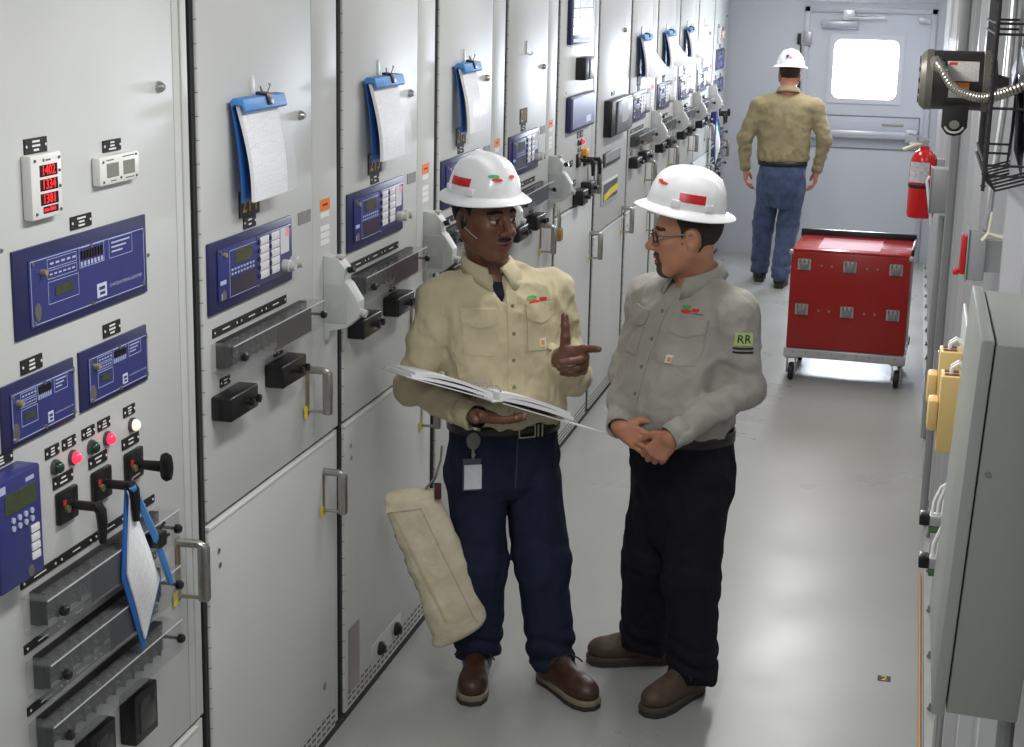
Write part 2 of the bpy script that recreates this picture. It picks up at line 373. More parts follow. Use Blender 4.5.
def relay_panel(par, s0, s1, z0, z1, sel=True):
    """dark blue protective relay with an indicator row, small display and printed lines"""
    W_, H_ = s1-s0, z1-z0
    fs = lambda t: s0 + W_*t
    fz = lambda t: z1 - H_*t
    mb = MB(); b = min(0.02, H_*0.12)
    # bevelled frame: outer base, raised flat
    o0 = [(s0, z0), (s1, z0), (s1, z1), (s0, z1)]; o1 = [(s0+b, z0+b), (s1-b, z0+b), (s1-b, z1-b), (s0+b, z1-b)]
    A = [mb.bm.verts.new((0.0, *p)) for p in o0]; A2 = [mb.bm.verts.new((0.005, *p)) for p in o0]; C = [mb.bm.verts.new((0.011, *p)) for p in o1]
    for i in range(4):
        j = (i+1) % 4; mb.bm.faces.new((A[i], A[j], A2[j], A2[i])); mb.bm.faces.new((A2[i], A2[j], C[j], C[i]))
    mb.bm.faces.new(C); mb.bm.faces.new(A[::-1])
    o = mb.obj('relay', BLUE_D(), par)
    x = 0.011
    B(x, x+0.002, fs(0.075), fs(0.96), fz(0.90), fz(0.13)).obj('faceplate', BLUE_F(), o)
    x += 0.002
    mb = MB(); t = 0.0018
    def frame(a0, a1, b0, b1, t=0.0015):
        mb.box(x, x+0.0005, fs(a0), fs(a1), fz(b0)-t, fz(b0)); mb.box(x, x+0.0005, fs(a0), fs(a1), fz(b1), fz(b1)+t)
        mb.box(x, x+0.0005, fs(a0), fs(a0)+t, fz(b1), fz(b0)); mb.box(x, x+0.0005, fs(a1)-t, fs(a1), fz(b1), fz(b0))
    frame(0.085, 0.95, 0.15, 0.88)
    frame(0.20, 0.41, 0.18, 0.29, 0.001); frame(0.20, 0.41, 0.31, 0.41, 0.001); frame(0.20, 0.42, 0.44, 0.70, 0.001); frame(0.43, 0.62, 0.16, 0.40, 0.001); frame(0.66, 0.85, 0.16, 0.40, 0.001)
    for i in range(3): mb.box(x, x+0.0005, fs(0.68), fs(0.83-0.03*i), fz(0.225+0.055*i), fz(0.205+0.055*i))
    for i in range(6): mb.box(x, x+0.0005, fs(0.215+0.032*i), fs(0.235+0.032*i), fz(0.37), fz(0.35))
    for i in range(5): mb.box(x, x+0.0005, fs(0.22+0.04*i), fs(0.245+0.04*i), fz(0.25), fz(0.225))
    for i in range(7): mb.box(x, x+0.0005, fs(0.44+0.026*i), fs(0.455+0.026*i), fz(0.385), fz(0.33))
    mb.obj('printed_lines', LINE(), o)
    mb = MB()
    for i in range(8): mb.box(x, x+0.003, fs(0.445+0.021*i), fs(0.458+0.021*i), fz(0.30), fz(0.20))
    mb.obj('target_indicator', mat('target_dark', (30, 28, 34), 0.3), o)
    B(x, x+0.001, fs(0.25), fs(0.38), fz(0.62), fz(0.51)).obj('display', LCD(), o)
    B(x, x+0.001, fs(0.555), fs(0.63), fz(0.83), fz(0.66), 0.0).obj('maker_badge', mat('badge_print', (198, 204, 226), 0.5), o)
    mb = MB(); mb.box(x+0.001, x+0.0014, fs(0.57), fs(0.615), fz(0.74), fz(0.70)); mb.box(x+0.001, x+0.0014, fs(0.575), fs(0.615), fz(0.80), fz(0.765)); mb.obj('badge_mark', BLUE_F(), o)
    mb = MB(); v, f = text_geo('SCHWEITZER ENGINEERING LABORATORIES', 1.0)
    sz = W_*0.0135; mb.raw([(x+0.0006, fs(0.79) + a*sz, fz(0.73) + c*sz*1.3) for a, c in v], f); mb.obj('maker_name', LINE(), o)
    mb = MB()
    for a, c in ((0.10, 0.18), (0.935, 0.18), (0.10, 0.85), (0.935, 0.85), (0.52, 0.165), (0.52, 0.865)): screw(mb, x, fs(a), fz(c), 0.004)
    mb.obj('face_screw', STEEL(), o)
    mb = MB(); mb.cyl((x, fs(0.16), fz(0.30)), (x+0.012, fs(0.16), fz(0.30)), 0.006, 10); mb.obj('reset_button', mat('brass_button', (190, 180, 140), 0.35, 0.6), o)
    mb = MB(); mb.cyl((x, fs(0.125), fz(0.74)), (x+0.001, fs(0.125), fz(0.74)), 0.012, 14)
    for v_ in mb.bm.verts: v_.co.z = fz(0.74) + (v_.co.z - fz(0.74))*1.5
    mb.obj('seal_sticker', STEEL(), o)
    return o

def feeder_relay(par, s0, s1, z0, z1):
    W_, H_ = s1-s0, z1-z0
    fs = lambda t: s0 + W_*t
    fz = lambda t: z1 - H_*t
    o = B(0, 0.008, s0, s1, z0, z1, 0.003).obj('relay', BLUE_D(), par)
    B(0.008, 0.013, fs(0.085), fs(0.965), fz(0.86), fz(0.115), 0.003).obj('faceplate', BLUE_F(), o)
    x = 0.013
    mb = MB(); t = 0.0014
    for a0, a1, b0, b1 in ((0.205, 0.515, 0.18, 0.84),):
        mb.box(x, x+0.0005, fs(a0), fs(a1), fz(b0)-t, fz(b0)); mb.box(x, x+0.0005, fs(a0), fs(a1), fz(b1), fz(b1)+t); mb.box(x, x+0.0005, fs(a0), fs(a0)+t, fz(b1), fz(b0))
    for i in range(2):
        for k in range(8): mb.box(x, x+0.001, fs(0.225+0.035*k), fs(0.243+0.035*k), fz(0.475+0.06*i), fz(0.445+0.06*i))
    mb.box(x, x+0.0005, fs(0.10), fs(0.165), fz(0.62), fz(0.56)); mb.box(x, x+0.0005, fs(0.11), fs(0.16), fz(0.83), fz(0.74))
    mb.obj('printed_lines', LINE(), o)
    B(x, x+0.001, fs(0.265), fs(0.46), fz(0.39), fz(0.20)).obj('display', LCD(), o)
    B(x, x+0.0008, fs(0.215), fs(0.505), fz(0.83), fz(0.565)).obj('target_window', mat('target_window_dark', (44, 44, 70), 0.2), o)
    for c, (a0, a1) in enumerate(((0.56, 0.665), (0.70, 0.80))):
        for k in range(5):
            b0 = 0.15 + 0.125*k - 0.005*c
            bt = B(x, x+0.003, fs(a0), fs(a1), fz(b0+0.115), fz(b0), 0.001).obj('push_button', mat('button_label', (222, 222, 226), 0.4), o)
    mb = MB()
    for a in (0.545, 0.685):
        for k in range(5): mb.cyl((x, fs(a), fz(0.21+0.125*k)), (x+0.004, fs(a), fz(0.21+0.125*k)), 0.006, 8)
    mb.obj('button_cap', BLUE_D(), o)
    B(x, x+0.001, fs(0.82), fs(0.93), fz(0.52), fz(0.14)).obj('label_card', mat('label_card_white', (216, 216, 222), 0.5), o)
    B(x+0.001, x+0.0014, fs(0.885), fs(0.93), fz(0.28), fz(0.15)).obj('pink_mark', mat('pink_mark', (240, 170, 180), 0.5), o)
    for a in (0.86, 0.965):
        mb = MB(); mb.lathe([(0.017, 0.0), (0.017, 0.018), (0.013, 0.02), (0.013, 0.034), (0.008, 0.034)], (x, fs(a), fz(0.71)), 'x', 14)
        mb.obj('port_cap', mat('port_grey', (190, 190, 186), 0.4), o)
    mb = MB()
    for a, c in ((0.105, 0.155), (0.94, 0.155), (0.105, 0.82), (0.53, 0.135), (0.53, 0.845)): screw(mb, x, fs(a), fz(c), 0.004)
    mb.obj('face_screw', STEEL(), o)
    mb = MB(); mb.cyl((x, fs(0.145), fz(0.21)), (x+0.008, fs(0.145), fz(0.21)), 0.006, 10); mb.obj('reset_button', mat('brass_button', (190, 180, 140), 0.35, 0.6), o)
    mb = MB(); mb.cyl((x, fs(0.14), fz(0.77)), (x+0.001, fs(0.14), fz(0.77)), 0.012, 14); mb.obj('seal_sticker', STEEL(), o)
    return o

def terminal_cover(par, s0, s1, z0, z1, d=0.06, dark=None):
    """clear hood over a row of terminal blocks"""
    H_ = z1-z0
    blk = MB(); blk.box(0, 0.022, s0+0.03, s1-0.03, z0+0.012, z1-0.008, 0.002)
    o = blk.obj('terminal_block', mat('terminal_black', (34, 33, 34), 0.5, var=0.1), par)
    mb = MB(); n = int((s1-s0-0.08)/0.022)
    for i in range(n):
        s = s0+0.045+0.022*i
        for zz in (0.30, 0.70): mb.cyl((0.022, s, z0+H_*zz), (0.030, s, z0+H_*zz), 0.006, 6)
    mb.obj('terminal_stud', mat('stud_metal', (78, 76, 72), 0.5, 0.5), o)
    mb = MB()
    for i in range(0, n, 2): mb.box(0.022, 0.034, s0+0.034+0.022*i, s0+0.038+0.022*i, z0+0.014, z1-0.01)
    mb.obj('barrier', BLACKM(), o)
    if dark:
        B(d-0.004, d-0.003, s0+(s1-s0)*dark[0], s0+(s1-s0)*dark[1], z0+0.01, z1-0.01).obj('label_insert', mat('tinted_insert', (26, 28, 44), 0.3), o)
    # hood: open-ended channel of clear sheet with end cheeks
    t = 0.003; mb = MB()
    mb.box(d-t, d, s0, s1, z0+H_*0.06, z1-H_*0.10); mb.box(0.002, d-t, s0, s1, z1-H_*0.10-t, z1-H_*0.10); mb.box(0.002, d-t, s0, s1, z0+H_*0.06, z0+H_*0.06+t)
    mb.box(0.002, d-t, s0, s0+t, z0+H_*0.06+t, z1-H_*0.10-t); mb.box(0.002, d-t, s1-t, s1, z0+H_*0.06+t, z1-H_*0.10-t)
    h = mb.obj('clear_hood', CLEAR(), par)
    for s in (s0+0.045, s1-0.03):
        mb = MB(); mb.cyl((0.02, s, (z0+z1)/2), (d+0.004, s, (z0+z1)/2), 0.004, 8); mb.lathe([(0.007, 0.0), (0.011, 0.003), (0.011, 0.012), (0.007, 0.016)], (d+0.001, s, (z0+z1)/2), 'x', 12)
        mb.obj('thumb_screw', BLACK(), h)
    # bright edges of the bent sheet
    mb = MB(); mb.box(d-0.001, d+0.0006, s0, s1, z1-H_*0.10-0.0025, z1-H_*0.10+0.0006)
    mb.obj('hood_edge', clear_mat('hood_edge_clear', (230, 232, 236), 0.45, 0.2), h)
    return h

def test_switch(par, s0, s1, z0, z1, d=0.055):
    o = B(0, d, s0, s1, z0, z1, 0.006, 3).obj('test_switch', BLACK(), par)
    for a in (0.55, 0.80):
        s = s0+(s1-s0)*a; z = (z0+z1)/2
        mb = MB(); mb.lathe([(0.007, 0), (0.007, 0.01), (0.011, 0.011), (0.011, 0.020), (0.006, 0.022)], (d-0.001, s, z), 'x', 12); mb.obj('cover_knob', BLACK(), o)
    return o

def door_handle(par, s, z0, z1, out=0.062):
    mb = MB(); mb.box(0, 0.004, s-0.012, s+0.012, z0-0.01, z1+0.012, 0.002); b = mb.obj('handle_plate', ZINC(), par)
    mb = MB(); r = 0.011
    mb.tube([(0.003, s, z1), (out-0.014, s+0.002, z1), (out-0.004, s+0.003, z1-0.006), (out, s+0.003, z1-0.018), (out, s+0.003, z0+0.0)], r, 10)
    for v in mb.bm.verts: pass
    mb.box(out-0.014, out+0.012, s-0.010, s+0.016, z0-0.004, z1-0.004, 0.006)
    mb.tube([(out, s+0.003, z0+0.004), (0.02, s, z0+0.004), (0.003, s, z0+0.004)], 0.005, 8)
    mb.obj('pull_handle', STEEL(), b)
    B(0.0045, 0.006, s-0.035, s-0.013, z0-0.012, z0+0.022).obj('yellow_tag', YELLOW(), b)
    return b

def interlock(par, s0, s1, z0=1.28):
    """pale grey cast interlock housing on the flange: a stepped profile in x-z"""
    P = [(0, 0.0), (0.016, 0.0), (0.018, 0.030), (0.066, 0.036), (0.104, 0.070), (0.106, 0.118), (0.074, 0.168), (0.062, 0.172), (0.066, 0.212), (0.044, 0.240), (0.0, 0.246)]
    mb = MB(); mb.prism([(x, z0+z) for x, z in P], 1, s0, s1, 0.0025)
    o = mb.obj('interlock_housing', mat('interlock_grey', (186, 189, 188), 0.45, var=0.02), par)
    mb = MB(); mb.cyl((0.038, s0-0.004, z0+0.105), (0.038, s0+0.002, z0+0.105), 0.014, 18); mb.obj('side_boss', mat('interlock_grey2', (176, 178, 178), 0.4), o)
    mb = MB(); mb.box(0.001, 0.072, s0-0.002, s0+0.001, z0+0.052, z0+0.165, 0.0015); mb.obj('side_cover', mat('interlock_grey3', (172, 175, 175), 0.45), o)
    B(0.036, 0.056, s0+0.01, s0+0.03, z0+0.238, z0+0.250, 0.003).obj('arrow_nub', mat('interlock_grey', (204, 206, 204)), o)
    B(0.030, 0.052, s0+0.008, s0+0.05, z0+0.2385, z0+0.2395).obj('red_mark', mat('red_mark', (214, 52, 44), 0.5), o)
    mb = MB(); mb.cyl((0.10, (s0+s1)/2, z0+0.085), (0.122, (s0+s1)/2, z0+0.078), 0.012, 12); mb.obj('key_barrel', mat('interlock_grey2', (192, 194, 194)), o)
    mb = MB(); mb.cyl((0.07, s0+0.02, z0+0.205), (0.088, s0+0.02, z0+0.21), 0.010, 12); mb.obj('lock_plug', BLACK(), o)
    return o

def piano_hinge(par, s, z0, z1):
    mb = MB(); mb.cyl((-0.003, s, z0), (-0.003, s, z1), 0.005, 8); h = mb.obj('hinge', GREY2(), par)
    mb = MB(); z = z0+0.03
    while z < z1:
        mb.cyl((-0.003, s, z), (-0.003, s, z+0.0025), 0.0056, 8); z += 0.055
    mb.obj('hinge_joint', mat('joint_grey', (120, 120, 120), 0.5), h)

def lock_knob(par, s, z, r=0.011):
    mb = MB(); mb.lathe([(r*1.2, 0), (r*1.2, 0.004), (r, 0.010), (r*0.6, 0.016)], (0, s, z), 'x', 14); return mb.obj('door_lock', mat('lock_chrome', (176, 178, 178), 0.25, 0.7), par)

CH = 2.42
def cabinet_shell(name, n, seam=0.985, split=0.765):
    r = empty(name, (0, cab_y(n), 0))
    B(-0.62, -0.035, 0.012, SP-0.014, 0.03, CH).obj('body', GREY2(), r)
    B(-0.60, -0.034, 0.0, SP, 0.02, CH-0.02).obj('gap_shade_sheet', DARKGAP(), r)  # dark sheet standing in for the shade deep in the cabinet gaps
    B(-0.60, -0.002, 0.0, SP, 0.0, 0.022).obj('plinth', DARKGAP(), r)
    ud = B(-0.035, 0.0, 0.024, split, seam+0.006, CH-0.01, 0.002).obj('upper_door', GREY(), r)
    B(-0.035, 0.0, split+0.004, SP-0.024, seam+0.006, CH-0.01, 0.002).obj('flange', GREY(), r)
    ld = B(-0.035, 0.003, 0.025, 0.925, 0.03, seam-0.006, 0.003).obj('lower_door', GREY(), r)
    B(-0.035, -0.004, 0.93, SP-0.024, 0.03, seam-0.006, 0.002).obj('lower_flange', GREY2(), r)
    mb = MB(); mb.box(-0.006, 0.0055, 0.022, 0.923, seam-0.016, seam-0.007, 0.001); mb.obj('door_lip', mat('lip_light', (216, 217, 215), 0.32), r)
    B(-0.033, -0.006, 0.004, 0.0238, 0.03, CH-0.02).obj('gap_shade_strip', mat('gap_shade_black', (40, 40, 42), 0.8), r)  # dark strip added on the door edge to paint the gap's shade
    piano_hinge(r, 0.026, seam+0.03, CH-0.05); piano_hinge(r, 0.026, 0.08, seam-0.03)
    return r
def vent_rows(par, s0, s1, rows=3, z=0.045):
    mb = MB(); s = s0
    while s < s1:
        for k in range(rows): mb.prism([(s, z+0.020*k), (s+0.028, z+0.020*k), (s+0.028, z+0.007+0.020*k), (s, z+0.007+0.020*k)], 0, 0.0022, 0.0036)
        s += 0.042
    return mb.obj('vent_slot', mat('vent_dark', (70, 71, 72), 0.6), par, kind='stuff')

# ---- feeder cabinet (built once, copied along the row)
def feeder_cabinet(n):
    r = cabinet_shell('switchgear_cabinet', n)
    # hook
    mb = MB(); mb.prism([(0.338, 2.000), (0.352, 2.000), (0.353, 2.045), (0.349, 2.058), (0.342, 2.058), (0.337, 2.045)], 0, 0.0, 0.006, 0.001)
    mb.tube([(0.004, 0.345, 2.006), (0.020, 0.345, 2.000), (0.026, 0.345, 2.006), (0.027, 0.345, 2.014)], 0.0035, 6)
    mb.obj('wall_hook', WHITE(), r)
    # number plate and name plate
    p = B(0, 0.003, 0.252, 0.380, 1.713, 1.778).obj('number_plate', BLACKM(), r)
    nameplate(r, 0.316, 1.697, 0.078, 0.030, 2)
    lock_knob(r, 0.675, 1.937)
    feeder_relay(r, 0.05, 0.59, 1.502, 1.678)
    B(0, 0.002, 0.655, 0.748, 1.640, 1.674).obj('grey_label', mat('engraved_grey', (138, 137, 136), 0.5, var=0.15, scale=80), r)
    o = B(0, 0.001, 0.825, 0.905, 1.655, 1.688).obj('warning_sticker', ORANGE(), r)
    mb = MB(); mb.box(0.001, 0.0014, 0.845, 0.885, 1.669, 1.674); mb.obj('sticker_print', BLACKM(), o)
    for i, z in enumerate((1.643, 1.605, 1.585, 1.565)):
        B(0, 0.0008, 0.83, 0.90, z-0.008, z+0.007).obj('label_strip', mat('label_white', (232, 232, 230), 0.5), r)
    for i in range(3): nameplate(r, 0.155+0.162*i, 1.455, 0.155, 0.022, 1)
    terminal_cover(r, 0.065, 0.690, 1.352, 1.440, 0.062, dark=(0.45, 0.85))
    for s in (0.145, 0.497): nameplate(r, s, 1.322, 0.06, 0.022, 2)
    test_switch(r, 0.06, 0.23, 1.240, 1.302); test_switch(r, 0.40, 0.57, 1.243, 1.305)
    door_handle(r, 0.712, 1.098, 1.222)
    interlock(r, 0.848, 0.905)
    door_handle(r, 0.835, 0.762, 0.885)
    mb = MB(); screw(mb, 0.003, 0.08, 0.90, 0.007); screw(mb, 0.003, 0.085, 0.86, 0.007); screw(mb, 0.003, 0.83, 0.205, 0.012); mb.obj('door_screw', STEEL(), r)
    vent_rows(r, 0.05, 0.90)
    return r
def number_on(r, s):
    for c in r.children:
        if c.name.startswith('number_plate'):
            for g in list(c.children): bpy.data.objects.remove(g)
            mb = MB(); text_on_x(mb, s, 0.0034, 0.316, 1.745, 0.070, 0.95); mb.obj('plate_number', mat('plate_yellow', (222, 168, 40), 0.5), c)

feeders = {}
f0 = feeder_cabinet(2); feeders[2] = f0
number_on(f0, '214')
for n in (3, 4, 5, 8, 9, 10, 11):
    c = copy_tree(f0); c.location = (0, cab_y(n), 0); feeders[n] = c
for n, t in ((3, '213'), (4, '212'), (5, '211'), (8, '210'), (9, '209'), (10, '208'), (11, '207')): number_on(feeders[n], t)
# third cabinet: inspection plate and dark glass strip on the lower door
r = feeders[3]
B(0.003, 0.006, 0.055, 0.155, 0.085, 0.30).obj('dark_window', mat('dark_glass_strip', (120, 112, 110), 0.25, var=0.1), r)
pl = B(0.003, 0.006, 0.27, 0.60, 0.085, 0.155, 0.002).obj('plug_plate', GREY2(), r)
for s in (0.36, 0.535):
    mb = MB(); mb.lathe([(0.024, 0), (0.024, 0.010), (0.017, 0.016), (0.010, 0.022)], (0.006, s, 0.115), 'x', 14); mb.obj('black_plug', BLACKM(), pl)
lab = {2: 'grey switchgear cabinet with blue relay, first one right of the red digital meter cabinet', 3: 'grey switchgear cabinet with two black plugs in a plate low on its door',
       4: 'grey switchgear cabinet directly behind the hard hat of the man holding the binder', 5: 'grey switchgear cabinet with an empty white hook and uncovered yellow number plate',
       8: 'grey switchgear cabinet right behind the black-framed meter, nearest of the far group', 9: 'grey switchgear cabinet of the far group, second after the black-framed meter',
       10: 'grey switchgear cabinet of the far group, third after the black-framed meter', 11: 'grey switchgear cabinet of the far group without papers on its upper door'}
for n, c in feeders.items(): tag(c, lab[n], 'cabinet', 'switchgear cabinets along the left wall')

# ---- metering cabinet (first in view), copied to the far end
def pistol_switch(par, s, z, kind):
    o = B(0, 0.012, s-0.038, s+0.038, z-0.034, z+0.034, 0.004).obj('control_switch', BLACK(), par)
    B(0.012, 0.013, s-0.026, s-0.014, z+0.006, z+0.016).obj('target_flag', mat('flag_red', (190, 44, 36), 0.4), o)
    mb = MB(); mb.cyl((0.012, s+0.005, z), (0.070, s+0.005, z), 0.010, 12)
    if kind == 'pistol':
        mb.tube([(0.066, s+0.005, z+0.008), (0.078, s+0.005, z-0.008), (0.080, s+0.005, z-0.03), (0.080, s+0.005, z-0.075)], [0.012, 0.012, 0.011, 0.008], 10)
    else:
        mb.lathe([(0.010, 0.0), (0.022, 0.004), (0.026, 0.014), (0.022, 0.026), (0.010, 0.030)], (0.066, s+0.005, z), 'x', 14)
        for v in mb.bm.verts:
            if v.co.x > 0.0655: v.co.y = s+0.005 + (v.co.y-s-0.005)*0.45; v.co.z = z + (v.co.z-z)*1.3
    mb.obj('switch_grip', BLACK(), o)
    mb = MB(); mb.cyl((0.012, s-0.012, z-0.004), (0.018, s-0.012, z-0.004), 0.008, 10); mb.obj('switch_collar', ZINC(), o)
    return o
def pilot_lamp(par, s, z, name, rgb, emit):
    mb = MB(); mb.lathe([(0.016, 0), (0.016, 0.006), (0.012, 0.008)], (0, s, z), 'x', 14); o = mb.obj('pilot_lamp', mat('lamp_bezel', (90, 90, 90), 0.3, 0.5), par)
    mb = MB(); mb.lathe([(0.0125, 0.007), (0.012, 0.014), (0.008, 0.019), (0.002, 0.021)], (0, s, z), 'x', 14); mb.obj('lens', mat(name, rgb, 0.2, emit=emit), o)
def meter_cabinet(n):
    r = cabinet_shell('metering_cabinet', n, seam=0.50, split=0.890)
    mb = MB(); mb.box(0.0, 0.004, 0.925, 0.930, 0.52, CH-0.03); mb.obj('flange_bead', GREY2(), r)
    # red digital meter
    o = B(0, 0.022, 0.232, 0.347, 1.843, 1.966, 0.005).obj('digital_meter', WHITE(), r)
    for i, z in enumerate((1.934, 1.907, 1.880)):
        w = B(0.022, 0.0225, 0.262, 0.328, z-0.011, z+0.011).obj('led_window', mat('led_black', (24, 8, 10), 0.2), o)
        mb = MB(); text_on_x(mb, ('1402', '1334', '1381')[i], 0.0230, 0.294, z, 0.026, 0.98); mb.obj('led_digits', mat('led_red', (255, 20, 30), 0.4, emit=2.2), o)
    w = B(0.022, 0.0225, 0.27, 0.326, 1.853, 1.866).obj('led_window', mat('led_black', (24, 8, 10)), o)
    mb = MB(); mb.box(0.0226, 0.0232, 0.273, 0.289, 1.857, 1.862); mb.box(0.0226, 0.0232, 0.294, 0.315, 1.857, 1.863); mb.obj('led_digits', mat('led_red', (255, 20, 30)), o)
    mb = MB()
    for s, z in ((0.245, 1.955), (0.335, 1.955), (0.245, 1.855), (0.335, 1.855), (0.335, 1.93), (0.335, 1.90)): screw(mb, 0.0215, s, z, 0.003)
    mb.box(0.022, 0.0226, 0.275, 0.281, 1.951, 1.957); mb.box(0.022, 0.0226, 0.286, 0.304, 1.952, 1.955)
    mb.obj('meter_print', mat('print_grey', (90, 90, 90), 0.5), o)
    nameplate(r, 0.287, 1.980, 0.082, 0.029, 3)
    # twin counter meter
    o = B(0, 0.020, 0.502, 0.677, 1.877, 1.936, 0.005).obj('twin_meter', WHITE(), r)
    for s in (0.556, 0.628): B(0.020, 0.0205, s-0.026, s+0.026, 1.892, 1.921).obj('lcd_window', mat('lcd_grey', (128, 130, 120), 0.2), o)
    mb = MB()
    for s, z in ((0.515, 1.926), (0.66, 1.930), (0.515, 1.885), (0.66, 1.885), (0.59, 1.888)): screw(mb, 0.0195, s, z, 0.0025)
    mb.box(0.0203, 0.0207, 0.53, 0.56, 1.927, 1.929); mb.box(0.0203, 0.0207, 0.60, 0.65, 1.929, 1.931); mb.box(0.0203, 0.0207, 0.545, 0.57, 1.884, 1.886); mb.box(0.0203, 0.0207, 0.61, 0.65, 1.884, 1.886)
    mb.obj('meter_print', mat('print_grey', (90, 90, 90)), o)
    nameplate(r, 0.590, 1.953, 0.078, 0.024, 3)
    nameplate(r, 0.448, 1.814, 0.085, 0.026, 3)
    relay_panel(r, 0.18, 0.724, 1.622, 1.792)
    nameplate(r, 0.560, 1.571, 0.075, 0.028, 3); nameplate(r, 0.234, 1.567, 0.078, 0.028, 3)
    relay_panel(r, 0.412, 0.712, 1.425, 1.550); relay_panel(r, 0.115, 0.387, 1.421, 1.547)
    # tall relay at the left edge
    o = B(0, 0.05, 0.01, 0.165, 1.18, 1.395, 0.005).obj('slim_relay', BLUE_F(), r)
    B(0.05, 0.051, 0.035, 0.145, 1.325, 1.365).obj('display', LCD(), o)
    mb = MB()
    for i in range(8): mb.cyl((0.05, 0.06+0.022*(i % 4), 1.312-0.016*(i//4)), (0.053, 0.06+0.022*(i % 4), 1.312-0.016*(i//4)), 0.006, 8)
    mb.box(0.05, 0.0505, 0.02, 0.04, 1.37, 1.385); mb.box(0.05, 0.0505, 0.11, 0.14, 1.372, 1.380)
    mb.obj('keypad', LINE(), o)
    for i in range(4): B(0.05, 0.052, 0.12, 0.15, 1.268-0.018*i, 1.282-0.018*i, 0.002).obj('push_button', mat('button_label', (222, 222, 226)), o)
    mb = MB(); mb.cyl((0.05, 0.115, 1.195), (0.051, 0.115, 1.195), 0.011, 12); mb.obj('seal_sticker', STEEL(), o)
    nameplate(r, 0.10, 1.410, 0.10, 0.022, 3)
    # lamps
    for s, nm, rgb, e in ((0.303, 'lens_green', (22, 62, 44), 0.0), (0.373, 'lens_red', (255, 40, 70), 2.0), (0.452, 'lens_green', (22, 62, 44), 0), (0.521, 'lens_red', (255, 40, 70), 2.0), (0.636, 'lens_white', (255, 210, 190), 1.2)):
        pilot_lamp(r, s, 1.341, nm, rgb, e)
    for s in (0.295, 0.362, 0.442, 0.510, 0.625): nameplate(r, s, 1.376, 0.052, 0.022, 3)
    for s, k in ((0.336, 'pistol'), (0.482, 'pistol'), (0.630, 'knob')):
        nameplate(r, s-0.004, 1.307, 0.078, 0.024, 2); pistol_switch(r, s, 1.252, k)
    # terminal hoods
    for i, (z1, dk) in enumerate(((1.128, (0.30, 0.72)), (0.993, (0.42, 0.74)), (0.862, None))):
        terminal_cover(r, 0.155, 0.742, z1-0.090, z1, 0.058, dark=dk)
        for k in range(4): nameplate(r, 0.225+0.145*k, z1+0.016, 0.14, 0.018, 1)
    for s in (0.40, 0.62): pass
    for s in (0.585, 0.385):
        o = B(0, 0.04, s-0.055, s+0.055, 0.628, 0.745, 0.004).obj('relay_case', BLACK(), r); B(0.04, 0.042, s-0.035, s+0.04, 0.65, 0.725, 0.001).obj('case_window', mat('case_window', (44, 44, 46), 0.12), o)
    lock_knob(r, 0.815, 2.060)
    mb = MB(); screw(mb, 0, 0.74, 1.70, 0.004); screw(mb, 0, 0.15, 1.52, 0.004); screw(mb, 0, 0.15, 1.80, 0.004); mb.obj('door_screw', STEEL(), r)
    door_handle(r, 0.842, 0.862, 1.000, 0.068)
    return r
m0 = meter_cabinet(1)
tag(m0, 'grey metering cabinet with glowing red digital meter and three blue relays at the left edge', 'cabinet', 'switchgear cabinets along the left wall')
m1 = copy_tree(m0); m1.location = (0, cab_y(12), 0)
tag(m1, 'grey metering cabinet at the far end of the row by the end wall', 'cabinet', 'switchgear cabinets along the left wall')

# ---- sixth cabinet: annunciator, recorder and pistol switches
r = cabinet_shell('control_cabinet', 6, seam=1.215, split=0.86)
a = B(0, 0.02, 0.18, 0.71, 2.015, 2.36, 0.004).obj('annunciator', BLUE_D(), r)
for i in range(7):
    for j in range(3):
        B(0.02, 0.023, 0.215+0.157*j, 0.215+0.157*j+0.150, 2.312-0.042*i, 2.350-0.042*i).obj('annunciator_pane', mat('annunciator_white', (232, 233, 240), 0.3), a)
B(0.02, 0.022, 0.23, 0.66, 2.026, 2.042).obj('annunciator_print', LINE(), a)
d = B(0, 0.05, 0.405, 0.63, 1.840, 1.948, 0.003).obj('recorder', BLACK(), r)
B(0.05, 0.054, 0.50, 0.625, 1.845, 1.943, 0.003).obj('recorder_face', mat('recorder_grey', (150, 152, 158), 0.3, var=0.2, scale=40), d)
B(0.054, 0.055, 0.53, 0.60, 1.893, 1.93).obj('display', mat('display_white', (226, 228, 236), 0.3), d)
o = B(0, 0.028, 0.195, 0.80, 1.598, 1.772, 0.012, 3).obj('relay', BLUE_D(), r)
B(0.028, 0.030, 0.23, 0.77, 1.615, 1.757, 0.0).obj('faceplate', BLUE_F(), o); B(0.030, 0.0308, 0.56, 0.68, 1.628, 1.66).obj('maker_badge', mat('badge_print', (198, 204, 226)), o)
for s in (0.52, 0.60): nameplate(r, s, 1.565, 0.06, 0.03, 2)
pilot_lamp(r, 0.52, 1.526, 'lens_green', (22, 62, 44), 0); pilot_lamp(r, 0.60, 1.526, 'lens_red', (255, 40, 70), 0)
nameplate(r, 0.55, 1.49, 0.07, 0.02, 2); nameplate(r, 0.36, 1.44, 0.06, 0.03, 2)
pistol_switch(r, 0.52, 1.44, 'pistol'); pistol_switch(r, 0.70, 1.43, 'pistol')
B(0.0, 0.03, 0.60, 0.66, 1.455, 1.49, 0.004).obj('amber_key', mat('amber', (226, 160, 50), 0.4), r)
test_switch(r, 0.42, 0.55, 1.225, 1.30); test_switch(r, 0.62, 0.75, 1.25, 1.32)
nameplate(r, 0.45, 1.335, 0.05, 0.03, 2)
door_handle(r, 0.80, 1.245, 1.40); door_handle(r, 0.895, 0.885, 1.02)
lock_knob(r, 0.72, 2.12); vent_rows(r, 0.05, 0.90)
